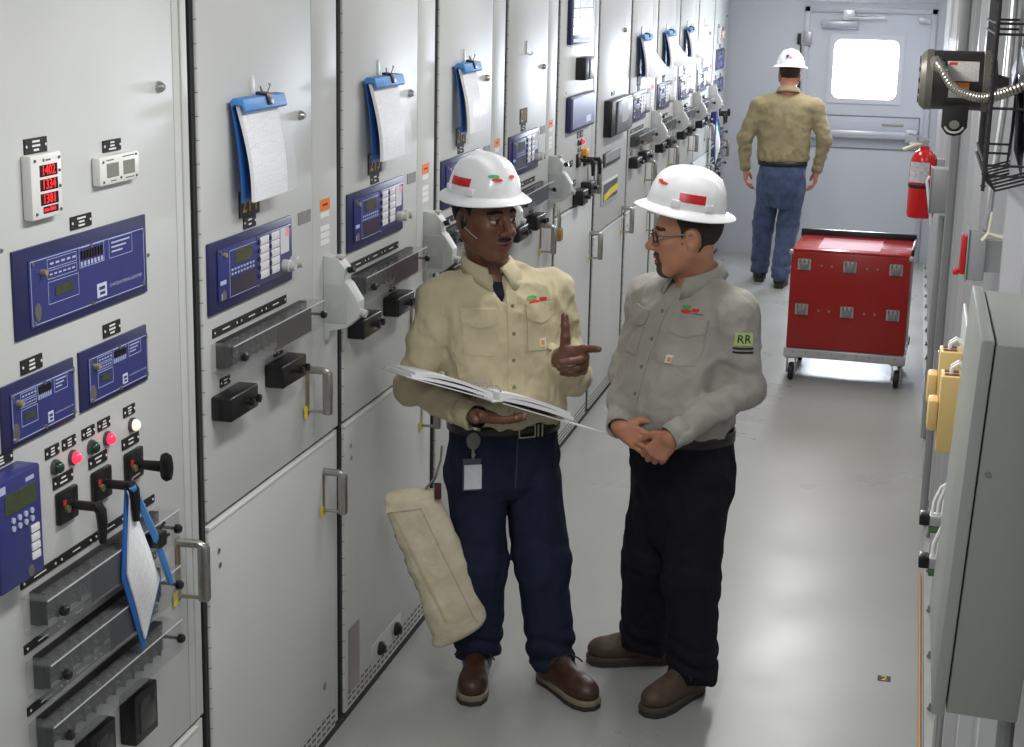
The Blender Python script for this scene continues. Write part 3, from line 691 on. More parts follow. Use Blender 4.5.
mb = MB(); screw(mb, 0, 0.28, 2.0, 0.006); screw(mb, 0, 0.2, 1.79, 0.006); mb.obj('door_screw', STEEL(), r)
tag(r, 'grey control cabinet with white annunciator grid and pistol-grip switches', 'cabinet', 'switchgear cabinets along the left wall')

# ---- seventh cabinet: black framed meter, small display, recessed tray with yellow tag
r = cabinet_shell('instrument_cabinet', 7, seam=0.985, split=0.955)
d = B(0, 0.045, 0.20, 0.82, 1.495, 1.69, 0.004).obj('framed_meter', BLACK(), r)
B(0.045, 0.055, 0.34, 0.81, 1.505, 1.68, 0.004).obj('meter_face', mat('meter_face_grey', (120, 122, 128), 0.3, var=0.2, scale=20), d)
B(0.055, 0.057, 0.45, 0.66, 1.56, 1.665).obj('display', mat('display_grey', (176, 178, 186), 0.25), d)
d = B(0, 0.012, 0.21, 0.70, 1.332, 1.405, 0.003).obj('small_display', mat('dark_frame', (60, 60, 62), 0.4), r)
B(0.012, 0.014, 0.24, 0.67, 1.352, 1.400).obj('display', mat('display_grey2', (158, 160, 160), 0.3), d)
d = B(0, 0.010, 0.19, 0.66, 1.125, 1.25, 0.003).obj('tray_frame', GREY2(), r)
B(0.010, 0.012, 0.215, 0.635, 1.145, 1.238).obj('tray_recess', mat('tray_dark', (74, 76, 92), 0.4), d)
mb = MB(); mb.prism([(0.22, 1.150), (0.42, 1.165), (0.62, 1.172), (0.63, 1.205), (0.42, 1.198), (0.23, 1.178)], 0, 0.012, 0.018); mb.obj('yellow_tag', YELLOW(), d)
door_handle(r, 0.885, 0.885, 1.03)
nameplate(r, 0.45, 1.715, 0.10, 0.02, 2); lock_knob(r, 0.75, 2.05); vent_rows(r, 0.05, 0.90)
tag(r, 'grey instrument cabinet with black-framed meter and yellow strip in a recessed tray', 'cabinet', 'switchgear cabinets along the left wall')

# ------------------------------------------------------------------ papers hung on the cabinets
BLUEF = lambda: mat('folder_blue', (74, 140, 208), 0.45, var=0.05)
BLUEFD = lambda: mat('folder_blue_deep', (38, 96, 168), 0.45, var=0.05)
PAPER = lambda: print_mat('printed_paper', (242, 243, 245), (110, 114, 128), 46.0, 12.0, 0.45)
def paper_pack(y, label, w=0.235, h=0.240, s0=0.195, lift=None, sleeve=True, bar=True):
    r = empty('document_folder', (0.0, y, 2.0))
    tag(r, label, 'folder', 'blue folders of papers hanging on hooks')
    N, M = 8, 12
    def sheet(x0, bow, sa, sb, za, zb, curl=0.0):
        P = []
        for i in range(N+1):
            row = []
            for j in range(M+1):
                t = j/M; a = i/N
                x = x0 + bow*(math.sin(math.pi*0.62*t) + 0.5*t)*(1-0.25*a)
                row.append((x, sa+(sb-sa)*a, za+(zb-za)*t))
            P.append(row)
        return P
    MB().grid(sheet(0.014, 0.016, s0-0.005, s0+w, -0.004, -h), (-0.0025, 0, 0)).obj('back_cover', BLUEFD(), r)
    MB().grid(sheet(0.032, 0.026, s0, s0+w, -0.006, -h+0.004), (-0.010, 0, 0)).obj('paper_stack', PAPER(), r)
    if lift:
        P = []
        for i in range(N+1):
            row = []
            for j in range(M+1):
                t = j/M; a = i/N
                row.append((0.036 + lift[0]*t**1.5*(0.3+0.7*a) , s0 + w*a + lift[1]*t*t, -0.006 - h*t*(1-0.12*a) + lift[2]*t*t*a))
            P.append(row)
        MB().grid(P, (-0.0015, 0, 0)).obj('loose_page', mat('plain_paper', (236, 237, 240), 0.6), r)
    if sleeve:
        MB().grid(sheet(0.044, 0.028, s0-0.002, s0+w+0.03, -0.002, -h+0.008)).obj('clear_sleeve', clear_mat('sleeve_film', (240, 242, 250), 0.06, 0.12), r)
    if bar:
        mb = MB(); mb.prism([(0.012, 0.006), (0.020, 0.014), (0.046, 0.012), (0.054, -0.016), (0.048, -0.022), (0.044, -0.003), (0.022, 0.000), (0.016, -0.010)], 1, s0-0.012, s0+w+0.022, 0.0015); mb.obj('clip_bar', BLUEF(), r)
    mb = MB(); sc = s0+w*0.62
    mb.prism([(0.020, 0.022), (0.050, 0.018), (0.056, -0.010), (0.018, -0.010)], 1, sc-0.018, sc+0.018, 0.002); bc = mb.obj('binder_clip', BLACK(), r)
    mb = MB(); mb.tube([(0.036, sc-0.016, 0.018), (0.034, sc-0.020, 0.035), (0.030, 0.345, 0.020), (0.028, 0.345, 0.012)], 0.0018, 6)
    mb.tube([(0.040, sc+0.012, 0.018), (0.046, sc+0.018, 0.040), (0.046, sc+0.006, 0.040)], 0.0018, 6); mb.obj('clip_wire', STEEL(), bc)
    return r
paper_pack(cab_y(2), 'blue folder of printed sheets in a clear sleeve, nearest and largest of the hanging folders')
paper_pack(cab_y(3), 'blue folder of printed sheets hanging above the relay on the second feeder cabinet', w=0.245)
paper_pack(cab_y(4), 'blue folder hanging above and left of the hard hat of the man with the binder', w=0.20)
paper_pack(cab_y(8), 'blue folder with white pages fanned out, first of the three far folders', w=0.27, h=0.24, lift=(0.13, 0.10, 0.0), sleeve=False)
paper_pack(cab_y(9), 'blue folder with one page blown outward, middle of the three far folders', w=0.27, h=0.22, lift=(0.13, 0.20, -0.02), sleeve=False)
paper_pack(cab_y(10), 'blue folder with one narrow page sticking out, last of the three far folders', w=0.22, h=0.20, lift=(0.09, 0.26, -0.04), sleeve=False)
# folder dangling by its corner from the knob switch of the first cabinet
def dangling_folder(y, label):
    r = empty('dangling_folder', (0.075, y, 1.25)); tag(r, label, 'folder', 'blue folders dangling low on cabinets')
    # in local y-z plane: hung corner at top, tilted rectangle
    def quad(c, n=6, bow=0.0, x=0.0):
        (a, b, d, e) = c; P = []
        for i in range(n+1):
            row = []
            for j in range(n+1):
                u, v = i/n, j/n
                p = [(1-u)*(1-v)*a[k] + u*(1-v)*b[k] + u*v*d[k] + (1-u)*v*e[k] for k in range(2)]
                row.append((x + bow*math.sin(math.pi*u)*math.sin(math.pi*v), p[0], p[1]))
            P.append(row)
        return P
    top, right, bot, left = (0.0, 0.0), (0.150, -0.262), (0.055, -0.392), (-0.030, -0.19)
    MB().grid(quad((top, right, bot, left), bow=0.02, x=-0.012), (-0.003, 0, 0)).obj('back_cover', BLUEFD(), r)
    MB().grid(quad(((0.005, -0.02), (0.130, -0.248), (0.052, -0.360), (-0.018, -0.185)), bow=0.03, x=-0.004), (-0.004, 0, 0)).obj('paper_stack', PAPER(), r)
    mb = MB(); mb.tube([(0.004, 0.0, 0.004), (0.012, 0.08, -0.13), (0.006, 0.162, -0.268)], 0.008, 6)
    for v in mb.bm.verts: pass
    mb.obj('clip_bar', BLUEF(), r)
    mb = MB(); mb.box(-0.014, 0.022, 0.082, 0.120, -0.162, -0.128, 0.004); mb.cyl((0.0, 0.115, -0.135), (0.0, 0.150, -0.125), 0.004, 8); mb.cyl((0.01, 0.115, -0.150), (0.01, 0.150, -0.150), 0.004, 8); mb.obj('binder_clip', BLACK(), r)
    mb = MB(); mb.tube([(0.0, 0.0, 0.0), (0.0, 0.01, 0.02), (-0.004, 0.05, 0.018)], 0.002, 6); mb.obj('hang_loop', STEEL(), r)
    return r
dangling_folder(cab_y(1) + 0.478, 'blue folder dangling by its corner over the clear terminal hoods, lower left')
dangling_folder(cab_y(12) - 0.10, 'small blue and white folder dangling low near the far end of the row')
# brass padlock under the fifth interlock
p = empty('padlock', (0.05, cab_y(5) + 0.88, 1.19)); tag(p, 'small brass padlock hanging below the grey interlock housing', 'padlock')
B(-0.012, 0.014, -0.028, 0.028, -0.06, 0.0, 0.004).obj('lock_body', mat('brass', (176, 138, 74), 0.35, 0.7), p)
mb = MB(); mb.tube([(0, -0.018, -0.002), (0, -0.018, 0.04), (-0.005, 0, 0.095), (0, 0.018, 0.04), (0, 0.018, -0.002)], 0.005, 8); mb.obj('shackle', STEEL(), p)
# ------------------------------------------------------------------ red cart
def cart():
    x0, x1, y0, y1, zb, zt = 0.985, 1.675, 9.60, 10.22, 0.205, 0.79
    r = empty('equipment_cart', ((x0+x1)/2, (y0+y1)/2, 0)); ox, oy = (x0+x1)/2, (y0+y1)/2
    tag(r, 'red metal equipment cart on black casters at the end of the aisle', 'cart')
    hx, hy = (x1-x0)/2, (y1-y0)/2
    red = mat('cart_red', (150, 22, 18), 0.3, var=0.04)
    B(-hx, hx, -hy, hy, zb, zt, 0.008).obj('case_body', red, r)
    mb = MB(); mb.box(-hx+0.004, hx-0.004, -hy+0.004, hy-0.02, zt, zt+0.012, 0.004); lid = mb.obj('case_lid', mat('cart_red_lid', (168, 40, 44), 0.22), r)
    mb = MB(); mb.box(-hx-0.006, hx+0.006, hy-0.03, hy+0.004, zt-0.02, zt+0.05, 0.004); mb.box(hx-0.004, hx+0.010, -hy+0.1, hy, zt-0.02, zt+0.03, 0.003)
    mb.obj('lid_frame', BLACK(), r)
    B(-0.20, 0.16, -hy+0.08, hy-0.12, zt+0.012, zt+0.013).obj('lid_label', mat('lid_label', (176, 104, 110), 0.6), lid)
    # base rail and casters
    rail = B(-hx-0.012, hx+0.012, -hy-0.014, -hy+0.03, zb-0.055, zb-0.002, 0.004).obj('base_rail', mat('aluminium', (190, 190, 192), 0.35, 0.6, var=0.08), r)
    B(-hx-0.012, hx+0.012, hy-0.03, hy+0.014, zb-0.055, zb-0.002, 0.004).obj('base_rail', mat('aluminium', (190, 190, 192)), r)
    for sx in (-1, 1): B(sx*(hx-0.005)-0.012, sx*(hx-0.005)+0.012, -hy+0.031, hy-0.031, zb-0.05, zb-0.002, 0.003).obj('base_rail', mat('aluminium', (190, 190, 192)), r)
    mb = MB()
    for i in range(9): mb.cyl((-0.30+0.075*i, -hy-0.014, zb-0.022), (-0.30+0.075*i, -hy-0.018, zb-0.022), 0.006, 8)
    mb.obj('rivet', STEEL(), rail)
    for sx in (-1, 1):
        for sy in (-1, 1):
            cx, cy = sx*(hx-0.035), sy*(hy-0.04)
            mb = MB(); mb.box(cx-0.04, cx+0.04, cy-0.04, cy+0.04, zb-0.066, zb-0.055, 0.002); mb.box(cx-0.028, cx-0.022, cy-0.03, cy+0.03, 0.05, zb-0.065); mb.box(cx+0.022, cx+0.028, cy-0.03, cy+0.03, 0.05, zb-0.065)
            c = mb.obj('caster', mat('caster_zinc', (176, 174, 168), 0.35, 0.7), r)
            mb = MB(); mb.lathe([(0.030, -0.016), (0.050, -0.014), (0.054, 0.0), (0.050, 0.014), (0.030, 0.016)], (cx, cy, 0.054), 'x', 20); mb.obj('wheel', BLACKM(), c)
            mb = MB(); mb.cyl((cx-0.03, cy, 0.054), (cx+0.03, cy, 0.054), 0.012, 10); mb.obj('axle', STEEL(), c)
    # latches 3 x 2 on the front
    for zi, z in enumerate((zt-0.075, zt-0.345)):
        for i in range(3):
            cx = -0.265 + 0.265*i + 0.0
            l = B(cx-0.038, cx+0.038, -hy-0.006, -hy, z-0.035, z+0.03, 0.002).obj('latch', mat('latch_metal2', (176, 176, 174), 0.4, 0.4), r)
            mb = MB(); mb.box(cx-0.026, cx+0.026, -hy-0.022, -hy-0.006, z-0.030, z+0.008, 0.004); mb.box(cx-0.03, cx-0.02, -hy-0.02, -hy-0.006, z+0.006, z+0.035, 0.002); mb.box(cx-0.005, cx+0.005, -hy-0.02, -hy-0.006, z+0.006, z+0.035, 0.002); mb.box(cx+0.02, cx+0.03, -hy-0.02, -hy-0.006, z+0.006, z+0.035, 0.002)
            mb.obj('latch_catch', mat('latch_dark', (128, 128, 128), 0.4, 0.4), l)
    mb = MB()
    for z in (zt-0.075, zt-0.345):
        for cx in (-0.165, -0.105, 0.10, 0.16): mb.cyl((cx, -hy, z-0.005), (cx, -hy-0.004, z-0.005), 0.007, 10)
    mb.obj('button_rivet', STEEL(), r)
    mb = MB()
    for sx in (-1, 1): mb.box(sx*hx-0.012, sx*hx+0.012, -hy-0.004, -hy+0.03, zt-0.02, zt+0.004, 0.003)
    mb.obj('corner_cap', mat('aluminium', (190, 190, 192)), r)
    for o in [r]: o.location = (ox, oy, 0); o.rotation_euler = (0, 0, math.radians(-2.0))
cart()

# ------------------------------------------------------------------ things on the right wall
ENC = lambda: mat('enclosure_grey', (142, 146, 140), 0.42, var=0.03, scale=3)
def enclosure():
    r = empty('electrical_enclosure', (RW-0.026, 2.20, 1.30)); tag(r, 'large grey electrical enclosure on the right wall, nearest the camera', 'electrical box')
    B(-0.097, 0.0, 0.004, 0.42, 0.004, 0.540, 0.003).obj('enclosure_body', ENC(), r)
    B(-0.117, -0.099, 0.0, 0.425, 0.0, 0.545, 0.003).obj('enclosure_door', mat('enclosure_door', (150, 155, 150), 0.35, var=0.03, scale=3), r)
    mb = MB(); mb.cyl((-0.085, 0.0045, 0.36), (-0.085, 0.001, 0.36), 0.004, 8); mb.obj('side_screw', STEEL(), r)
    r.rotation_euler = (0, math.radians(2.3), 0)
enclosure()
def tan_block(y, z, label):
    r = empty('terminal_relay', (1.735, y, z)); tag(r, label, 'relay', 'tan relays on the right wall')
    tan = mat('tan_plastic', (214, 184, 120), 0.45, var=0.03)
    B(-0.046, -0.006, -0.03, 0.03, -0.135, 0.0, 0.003).obj('relay_case', tan, r)
    B(-0.064, -0.046, -0.024, 0.024, -0.100, -0.045, 0.005).obj('front_nub', tan, r)
    mb = MB(); mb.box(-0.040, -0.016, -0.020, -0.008, 0.0, 0.002); mb.box(-0.040, -0.016, 0.006, 0.018, 0.0, 0.002); mb.obj('wire_slot', mat('slot_brown', (110, 70, 60), 0.6), r)
    mb = MB()
    for k in (-0.012, 0.008): mb.tube([(-0.030, k, -0.004), (-0.028, k, 0.012), (-0.018, k, 0.020), (-0.008, k, 0.014), (0.0, k, 0.004)], 0.0032, 6)
    mb.obj('lead_wire', WHITE(), r)
    B(-0.006, 0.0, -0.03, 0.03, -0.13, -0.01, 0.002).obj('rail_foot', mat('rail_foot_grey', (180, 182, 180), 0.4), r)
tan_block(2.82, 1.660, 'tan plastic relay nearest behind the grey enclosure edge')
tan_block(3.02, 1.660, 'tan plastic relay second behind the grey enclosure edge')
def junction_box(name, y, z, w, h, d, label, m=None, back=0.0):
    r = empty(name, (RW, y, z)); tag(r, label, 'junction box')
    B(-d+0.004, -back, -w/2, w/2, -h/2, h/2, 0.003).obj('box_body', m or mat('junction_grey', (150, 151, 152), 0.4, 0.2), r)
    if back: B(-back, 0, -w/2+0.012, w/2-0.004, -h/2+0.02, h/2-0.02).obj('standoff', mat('conduit_steel', (176, 177, 178), 0.28, 0.7, var=0.05), r)
    B(-d, -d+0.004, -w/2-0.004, w/2+0.004, -h/2-0.004, h/2+0.004, 0.0015).obj('cover_plate', mat('junction_cover', (170, 171, 172), 0.3, 0.4), r)
    return r
bd = empty('wiring_board', (RW, 3.0, 1.27)); tag(bd, 'pale grey wiring board carrying the tan relays behind the enclosure', 'panel board')
B(-0.105, -0.099, -0.33, 0.33, 0.0, 0.42, 0.002).obj('board_plate', mat('board_grey', (196, 198, 196), 0.4), bd); B(-0.099, -0.0295, -0.30, -0.27, 0.02, 0.40).obj('standoff', mat('rail_foot_grey', (180, 182, 180), 0.4), bd); B(-0.099, -0.0295, 0.27, 0.30, 0.02, 0.40).obj('standoff', mat('rail_foot_grey', (180, 182, 180)), bd)
# box beside the extinguisher with a white handle
j = junction_box('junction_box', 8.4, 1.33, 0.14, 0.22, 0.12, 'grey junction box with a bright lever next to the fire extinguisher')
mb = MB(); mb.tube([(-0.125, -0.05, 0.07), (-0.138, -0.055, 0.05), (-0.10, -0.06, -0.17)], 0.008, 8); mb.obj('lever', mat('lever_white', (226, 226, 230), 0.3, 0.3), j)
junction_box('junction_box', 6.97, 0.72, 0.12, 0.16, 0.05, 'small grey junction box low on the conduit, left of the enclosure')
junction_box('junction_box', 4.05, 1.02, 0.10, 0.16, 0.075, 'small grey device box below the tan relays')
j = junction_box('pull_station', 3.95, 1.695, 0.06, 0.115, 0.085, 'small grey wall box with a red front, above the enclosure', mat('pull_grey', (150, 152, 154), 0.4), back=0.042)
B(-0.098, -0.0855, -0.028, 0.028, -0.045, 0.045, 0.003).obj('red_front', mat('alarm_red', (190, 26, 30), 0.4), j); B(-0.112, -0.098, -0.02, 0.02, -0.048, -0.036, 0.003).obj('red_lip', mat('alarm_red', (190, 26, 30)), j)
# conduits
def conduit(name, pts, rad, label, m=None, grp=None):
    mb = MB(); mb.tube(pts, rad, 10); o = mb.obj(name, m or mat('conduit_steel', (176, 177, 178), 0.28, 0.7, var=0.05)); tag(o, label, 'conduit', grp); return o
conduit('conduit', [(RW-0.05, 8.4, 0.04), (RW-0.05, 8.4, 1.2)], 0.017, 'steel conduit running from the floor up to the lever junction box')
conduit('conduit', [(RW-0.055, 6.95, 0.04), (RW-0.055, 6.95, 0.63)], 0.017, 'steel conduit between the floor and the small low junction box')
conduit('conduit', [(RW-0.05, 7.0, 0.81), (RW-0.05, 7.0, CEIL-0.01)], 0.020, 'steel conduit rising past the fire extinguisher to the ceiling')
conduit('conduit', [(RW-0.045, 3.95, 1.755), (RW-0.04, 3.96, 1.85), (RW-0.022, 4.05, 2.1), (RW-0.022, 4.05, CEIL-0.01)], 0.010, 'thin conduit rising above the red-fronted wall box')
conduit('conduit', [(RW-0.03, 4.25, 0.04), (RW-0.03, 4.25, 0.94)], 0.013, 'steel conduit at floor level beside the small device box')
conduit('conduit', [(RW-0.03, 2.32, 0.04), (RW-0.03, 2.32, 1.30)], 0.013, 'steel conduit entering the grey enclosure from below')
conduit('floor_cable', [(RW-0.062, y_, 0.006) for y_ in (3.2, 4.4, 5.6, 6.4)], 0.005, 'thin orange cable lying on the floor along the right wall', mat('cable_orange', (196, 140, 84), 0.5))
conduit('ground_bus', [(RW-0.02, 1.75, 0.25), (RW-0.02, 1.75, 1.25)], 0.022, 'dark conduit under the enclosure at the right edge', mat('conduit_dark', (92, 90, 96), 0.4, 0.3))
# white cable bundles with black clamps below the tan relays
for i, (y, z) in enumerate(((2.98, 1.345), (2.80, 1.325))):
    r = empty('cable_clamp', (1.735, y, z)); tag(r, ('upper' if i == 0 else 'lower') + ' black cable clamp with white wires beside the enclosure', 'clamp', 'cable clamps with white wires')
    B(-0.058, -0.040, -0.015, 0.015, -0.012, 0.010, 0.003).obj('clamp_block', BLACK(), r)
    B(-0.04, 0.0, -0.012, 0.012, -0.026, -0.013, 0.002).obj('green_terminal', mat('terminal_green', (70, 110, 72), 0.5), r)
    B(-0.04, 0.0, -0.014, 0.014, -0.012, 0.008, 0.002).obj('terminal_base', mat('junction_cover', (170, 171, 172)), r)
    for k in range(4):
        mb = MB(); mb.tube([(-0.036+0.009*k, 0.0, 0.006), (-0.035+0.009*k, 0.004, 0.03), (-0.024+0.007*k, 0.01, 0.058), (-0.002, 0.01, 0.075)], 0.0026, 6); mb.obj('white_wire', WHITE(), r)
# small lamp fitting on wall (pale star-shaped cable tie near the red box)
o = MB().tube([(RW-0.062, 3.70, 1.765), (RW-0.05, 3.70, 1.782), (RW-0.03, 3.70, 1.776), (RW-0.001, 3.70, 1.772)], 0.005, 6).tube([(RW-0.05, 3.70, 1.782), (RW-0.046, 3.70, 1.83)], 0.0035, 6).obj('cable_tie_mount', mat('ivory', (214, 210, 186), 0.5))
tag(o, 'ivory cable tie mount on the wall above the enclosure', 'cable tie')

# fire extinguisher
def extinguisher():
    r = empty('fire_extinguisher', (1.695, 10.0, 0.97)); tag(r, 'red fire extinguisher hanging on the right wall near the exit door', 'fire extinguisher')
    mb = MB(); mb.lathe([(0.05, 0.0), (0.076, 0.008), (0.080, 0.03), (0.080, 0.33), (0.070, 0.375), (0.045, 0.402), (0.028, 0.412), (0.025, 0.43)], (0, 0, 0), 'z', 28)
    mb.obj('cylinder_body', mat('extinguisher_red', (196, 22, 26), 0.22, var=0.03), r)
    mb = MB(); mb.lathe([(0.0805, 0.185), (0.0822, 0.188), (0.0822, 0.205), (0.0805, 0.208)], (0, 0, 0), 'z', 28); mb.obj('strap', BLACKM(), r)
    n = 10; pts = [[((0.0812)*math.cos(a), (0.0812)*math.sin(a), z) for z in (0.22, 0.34)] for a in [math.radians(-160 + 95*i/n) for i in range(n+1)]]
    MB().grid(pts).obj('instruction_label', mat('label_silver', (196, 198, 206), 0.4, var=0.25, scale=60), r)
    mb = MB(); mb.cyl((0, 0, 0.425), (0, 0, 0.47), 0.018, 12); mb.cyl((0, -0.015, 0.45), (0, -0.03, 0.45), 0.018, 12); v = mb.obj('valve', mat('valve_chrome', (200, 200, 204), 0.25, 0.8), r)
    mb = MB(); mb.tube([(0.02, 0, 0.47), (-0.04, 0, 0.485), (-0.10, 0, 0.50)], 0.006, 6); mb.tube([(0.02, 0, 0.455), (-0.04, 0, 0.455), (-0.09, 0, 0.44)], 0.006, 6); mb.obj('squeeze_handle', mat('valve_chrome', (200, 200, 204)), v)
    mb = MB(); mb.tube([(-0.015, 0, 0.44), (-0.06, -0.02, 0.435), (-0.125, -0.03, 0.405)], [0.010, 0.011, 0.013], 8); mb.obj('nozzle', mat('nozzle_ivory', (212, 208, 176), 0.5), v)
    B(0.074, RW-1.695, -0.03, 0.03, 0.10, 0.36, 0.003).obj('wall_bracket', mat('junction_grey', (150, 151, 152)), r)
extinguisher()

# fan motor, guard and flexible conduit
def fan():
    cy, cz = 3.5, 2.122
    r = empty('exhaust_fan', (RW, cy, cz)); tag(r, 'black exhaust fan motor with labels and wire guard at the upper right', 'fan')
    body = mat('motor_black', (46, 44, 44), 0.4, var=0.06)
    mb = MB(); mb.lathe([(0.055, -0.222), (0.070, -0.216), (0.079, -0.205), (0.081, -0.19), (0.081, -0.075), (0.077, -0.070)], (0, 0, 0), 'x', 32); m_ = mb.obj('motor_body', body, r)
    mb = MB(); mb.lathe([(0.050, -0.228), (0.072, -0.224), (0.083, -0.212), (0.083, -0.196), (0.080, -0.194)], (0, 0, 0), 'x', 32); mb.obj('end_bell', mat('end_bell_grey', (124, 120, 112), 0.4, 0.4), m_)
    mb = MB(); mb.lathe([(0.080, -0.082), (0.084, -0.080), (0.084, -0.060), (0.060, -0.050), (0.02, -0.045), (0.012, -0.02)], (0, 0, 0), 'x', 32); mb.obj('front_bell', mat('end_bell_grey', (124, 120, 112)), m_)
    mb = MB()
    for k in range(12):
        a = 2*math.pi*k/12; mb.box(-0.2285, -0.221, 0.058*math.cos(a)-0.006, 0.058*math.cos(a)+0.006, 0.058*math.sin(a)-0.006, 0.058*math.sin(a)+0.006)
    mb.obj('vent_hole', BLACK(), m_)
    # labels wrap the cylinder side facing the camera (-y)
    def wrap(name, xa, xb, a0, a1, m, rad=0.0818):
        n = 8; MB().grid([[(x, -rad*math.cos(math.radians(a)), rad*math.sin(math.radians(a))) for a in [a0 + (a1-a0)*i/n for i in range(n+1)]] for x in (xa, xb)]).obj(name, m, m_)
    wrap('rating_label', -0.165, -0.092, 2, 42, print_mat('rating_print', (214, 210, 206), (120, 116, 120), 9.0, 10.0, 0.6))
    wrap('brand_mark', -0.160, -0.142, 33, 39, mat('brand_red', (214, 40, 44), 0.5), 0.0822)
    wrap('warning_label', -0.158, -0.112, -32, -2, print_mat('warn_print', (190, 188, 184), (120, 116, 116), 6.0, 6.0, 0.5))
    wrap('warning_band', -0.158, -0.112, -9, -1, ORANGE(), 0.0822)
    wrap('barcode_label', -0.182, -0.170, 15, 40, print_mat('bar_print', (206, 204, 200), (40, 40, 40), 3.0, 18.0, 0.9))
    # foot bracket with arc slot
    mb = MB(); P = [(-0.168, -0.070), (-0.168, -0.125), (-0.155, -0.145), (-0.138, -0.150), (-0.121, -0.145), (-0.108, -0.125), (-0.108, -0.070)]
    mb.prism(P, 1, -0.052, -0.046, 0.001); f = mb.obj('foot_bracket', BLACKM(), r)
    mb = MB(); mb.cyl((-0.138, -0.053, -0.118), (-0.138, -0.060, -0.118), 0.012, 12); mb.obj('pivot_bolt', STEEL(), f)
    mb = MB(); mb.tube([(-0.138+0.022*math.cos(a), -0.0535, -0.118+0.022*math.sin(a)) for a in [math.radians(195+150*i/8) for i in range(9)]], 0.003, 6); mb.obj('arc_slot', mat('slot_bright', (200, 198, 194), 0.4), f)
    for ob in [m_, f]: ob.scale = (0.86, 0.74, 0.74); ob.location = (-0.030, 0, 0)
    # wire guard: rounded square basket standing off the wall
    gm = mat('guard_black', (52, 50, 52), 0.4, 0.3)
    mb = MB(); H = 0.34; L0, L1 = -0.20, 0.26; d = 0.085; z0, z1 = -0.20, 0.42
    for i in range(9):
        y = L0 + (L1-L0)*i/8
        mb.tube([(0.0, y, z0+0.02), (-d+0.02, y, z0), (-d, y, z0+0.02), (-d, y, z1), (0.0, y, z1+0.02)], 0.0024, 6)
    k = 0
    for z in (z0+0.03, z0+0.05, z0+0.16, z0+0.30, z0+0.32, z0+0.45, z0+0.60):
        mb.tube([(0.0, L0-0.01, z), (-d-0.004, L0-0.01, z), (-d-0.004, L1+0.01, z), (0.0, L1+0.01, z)], 0.0026, 6)
    mb.obj('wire_guard', gm, r)
    mb = MB()
    mb.tube([(-d-0.004, L0-0.012, z0), (-d-0.004, L0-0.012, z1)], 0.0035, 8)
    for i in range(26): mb.cyl((-d-0.009, L0-0.012, z0+0.01+i*0.0235), (-d+0.001, L0-0.012, z0+0.01+i*0.0235), 0.0022, 6)
    mb.obj('guard_edge', gm, r)
    mb = MB(); mb.cyl((-0.02, 0, 0), (-0.0, 0, 0), 0.022, 12)
    for k in range(5):
        a = 2*math.pi*k/5 + 0.4; c, s = math.cos(a), math.sin(a)
        V = []
        for t, w in ((0.02, 0.02), (0.09, 0.05), (0.18, 0.06)):
            for e in (-1, 1): V.append((-0.022 + 0.012*e, c*t - s*w*e, s*t + c*w*e))
        mb.raw(V, [(0,1,3,2),(2,3,5,4)])
    fb = mb.obj('fan_blade', mat('fan_blade_dark', (70, 70, 74), 0.4, 0.4), r); sm = fb.modifiers.new('thick', 'SOLIDIFY'); sm.thickness = 0.003
    # flexible conduit, ribbed
    P0 = []
    ctrl = [(-0.192, -0.042, 0.036), (-0.182, -0.090, 0.026), (-0.157, -0.110, -0.008), (-0.125, -0.130, -0.022), (-0.090, -0.130, -0.025), (-0.050, -0.125, -0.012), (-0.005, -0.12, 0.012), (0.0, -0.115, 0.03)]
    for i in range(len(ctrl)-1):
        p0 = Vector(ctrl[max(i-1, 0)]); p1 = Vector(ctrl[i]); p2 = Vector(ctrl[i+1]); p3 = Vector(ctrl[min(i+2, len(ctrl)-1)])
        for k in range(14):
            t = k/14; P0.append(0.5*((2*p1) + (-p0+p2)*t + (2*p0-5*p1+4*p2-p3)*t*t + (-p0+3*p1-3*p2+p3)*t**3))
    mb = MB(); mb.tube(P0, [0.0105 if i % 2 else 0.0088 for i in range(len(P0))], 10); mb.cyl((-0.195, -0.040, 0.038), (-0.188, -0.070, 0.030), 0.013, 10)
    mb.obj('flexible_conduit', mat('flex_steel', (172, 168, 158), 0.3, 0.7), r)
fan()
# floor marker
r = empty('floor_marker', (1.66, 5.33, 0.0)); tag(r, 'small black floor sticker with a yellow 2', 'floor sticker')
B(-0.022, 0.022, -0.022, 0.022, 0.0002, 0.0012).obj('sticker_base', BLACKM(), r)
mb = MB(); v, f = text_geo('2', 1.0); mb.raw([(a*0.05, b*0.05, 0.0016) for a, b in v], f); mb.obj('sticker_number', YELLOW(), r)
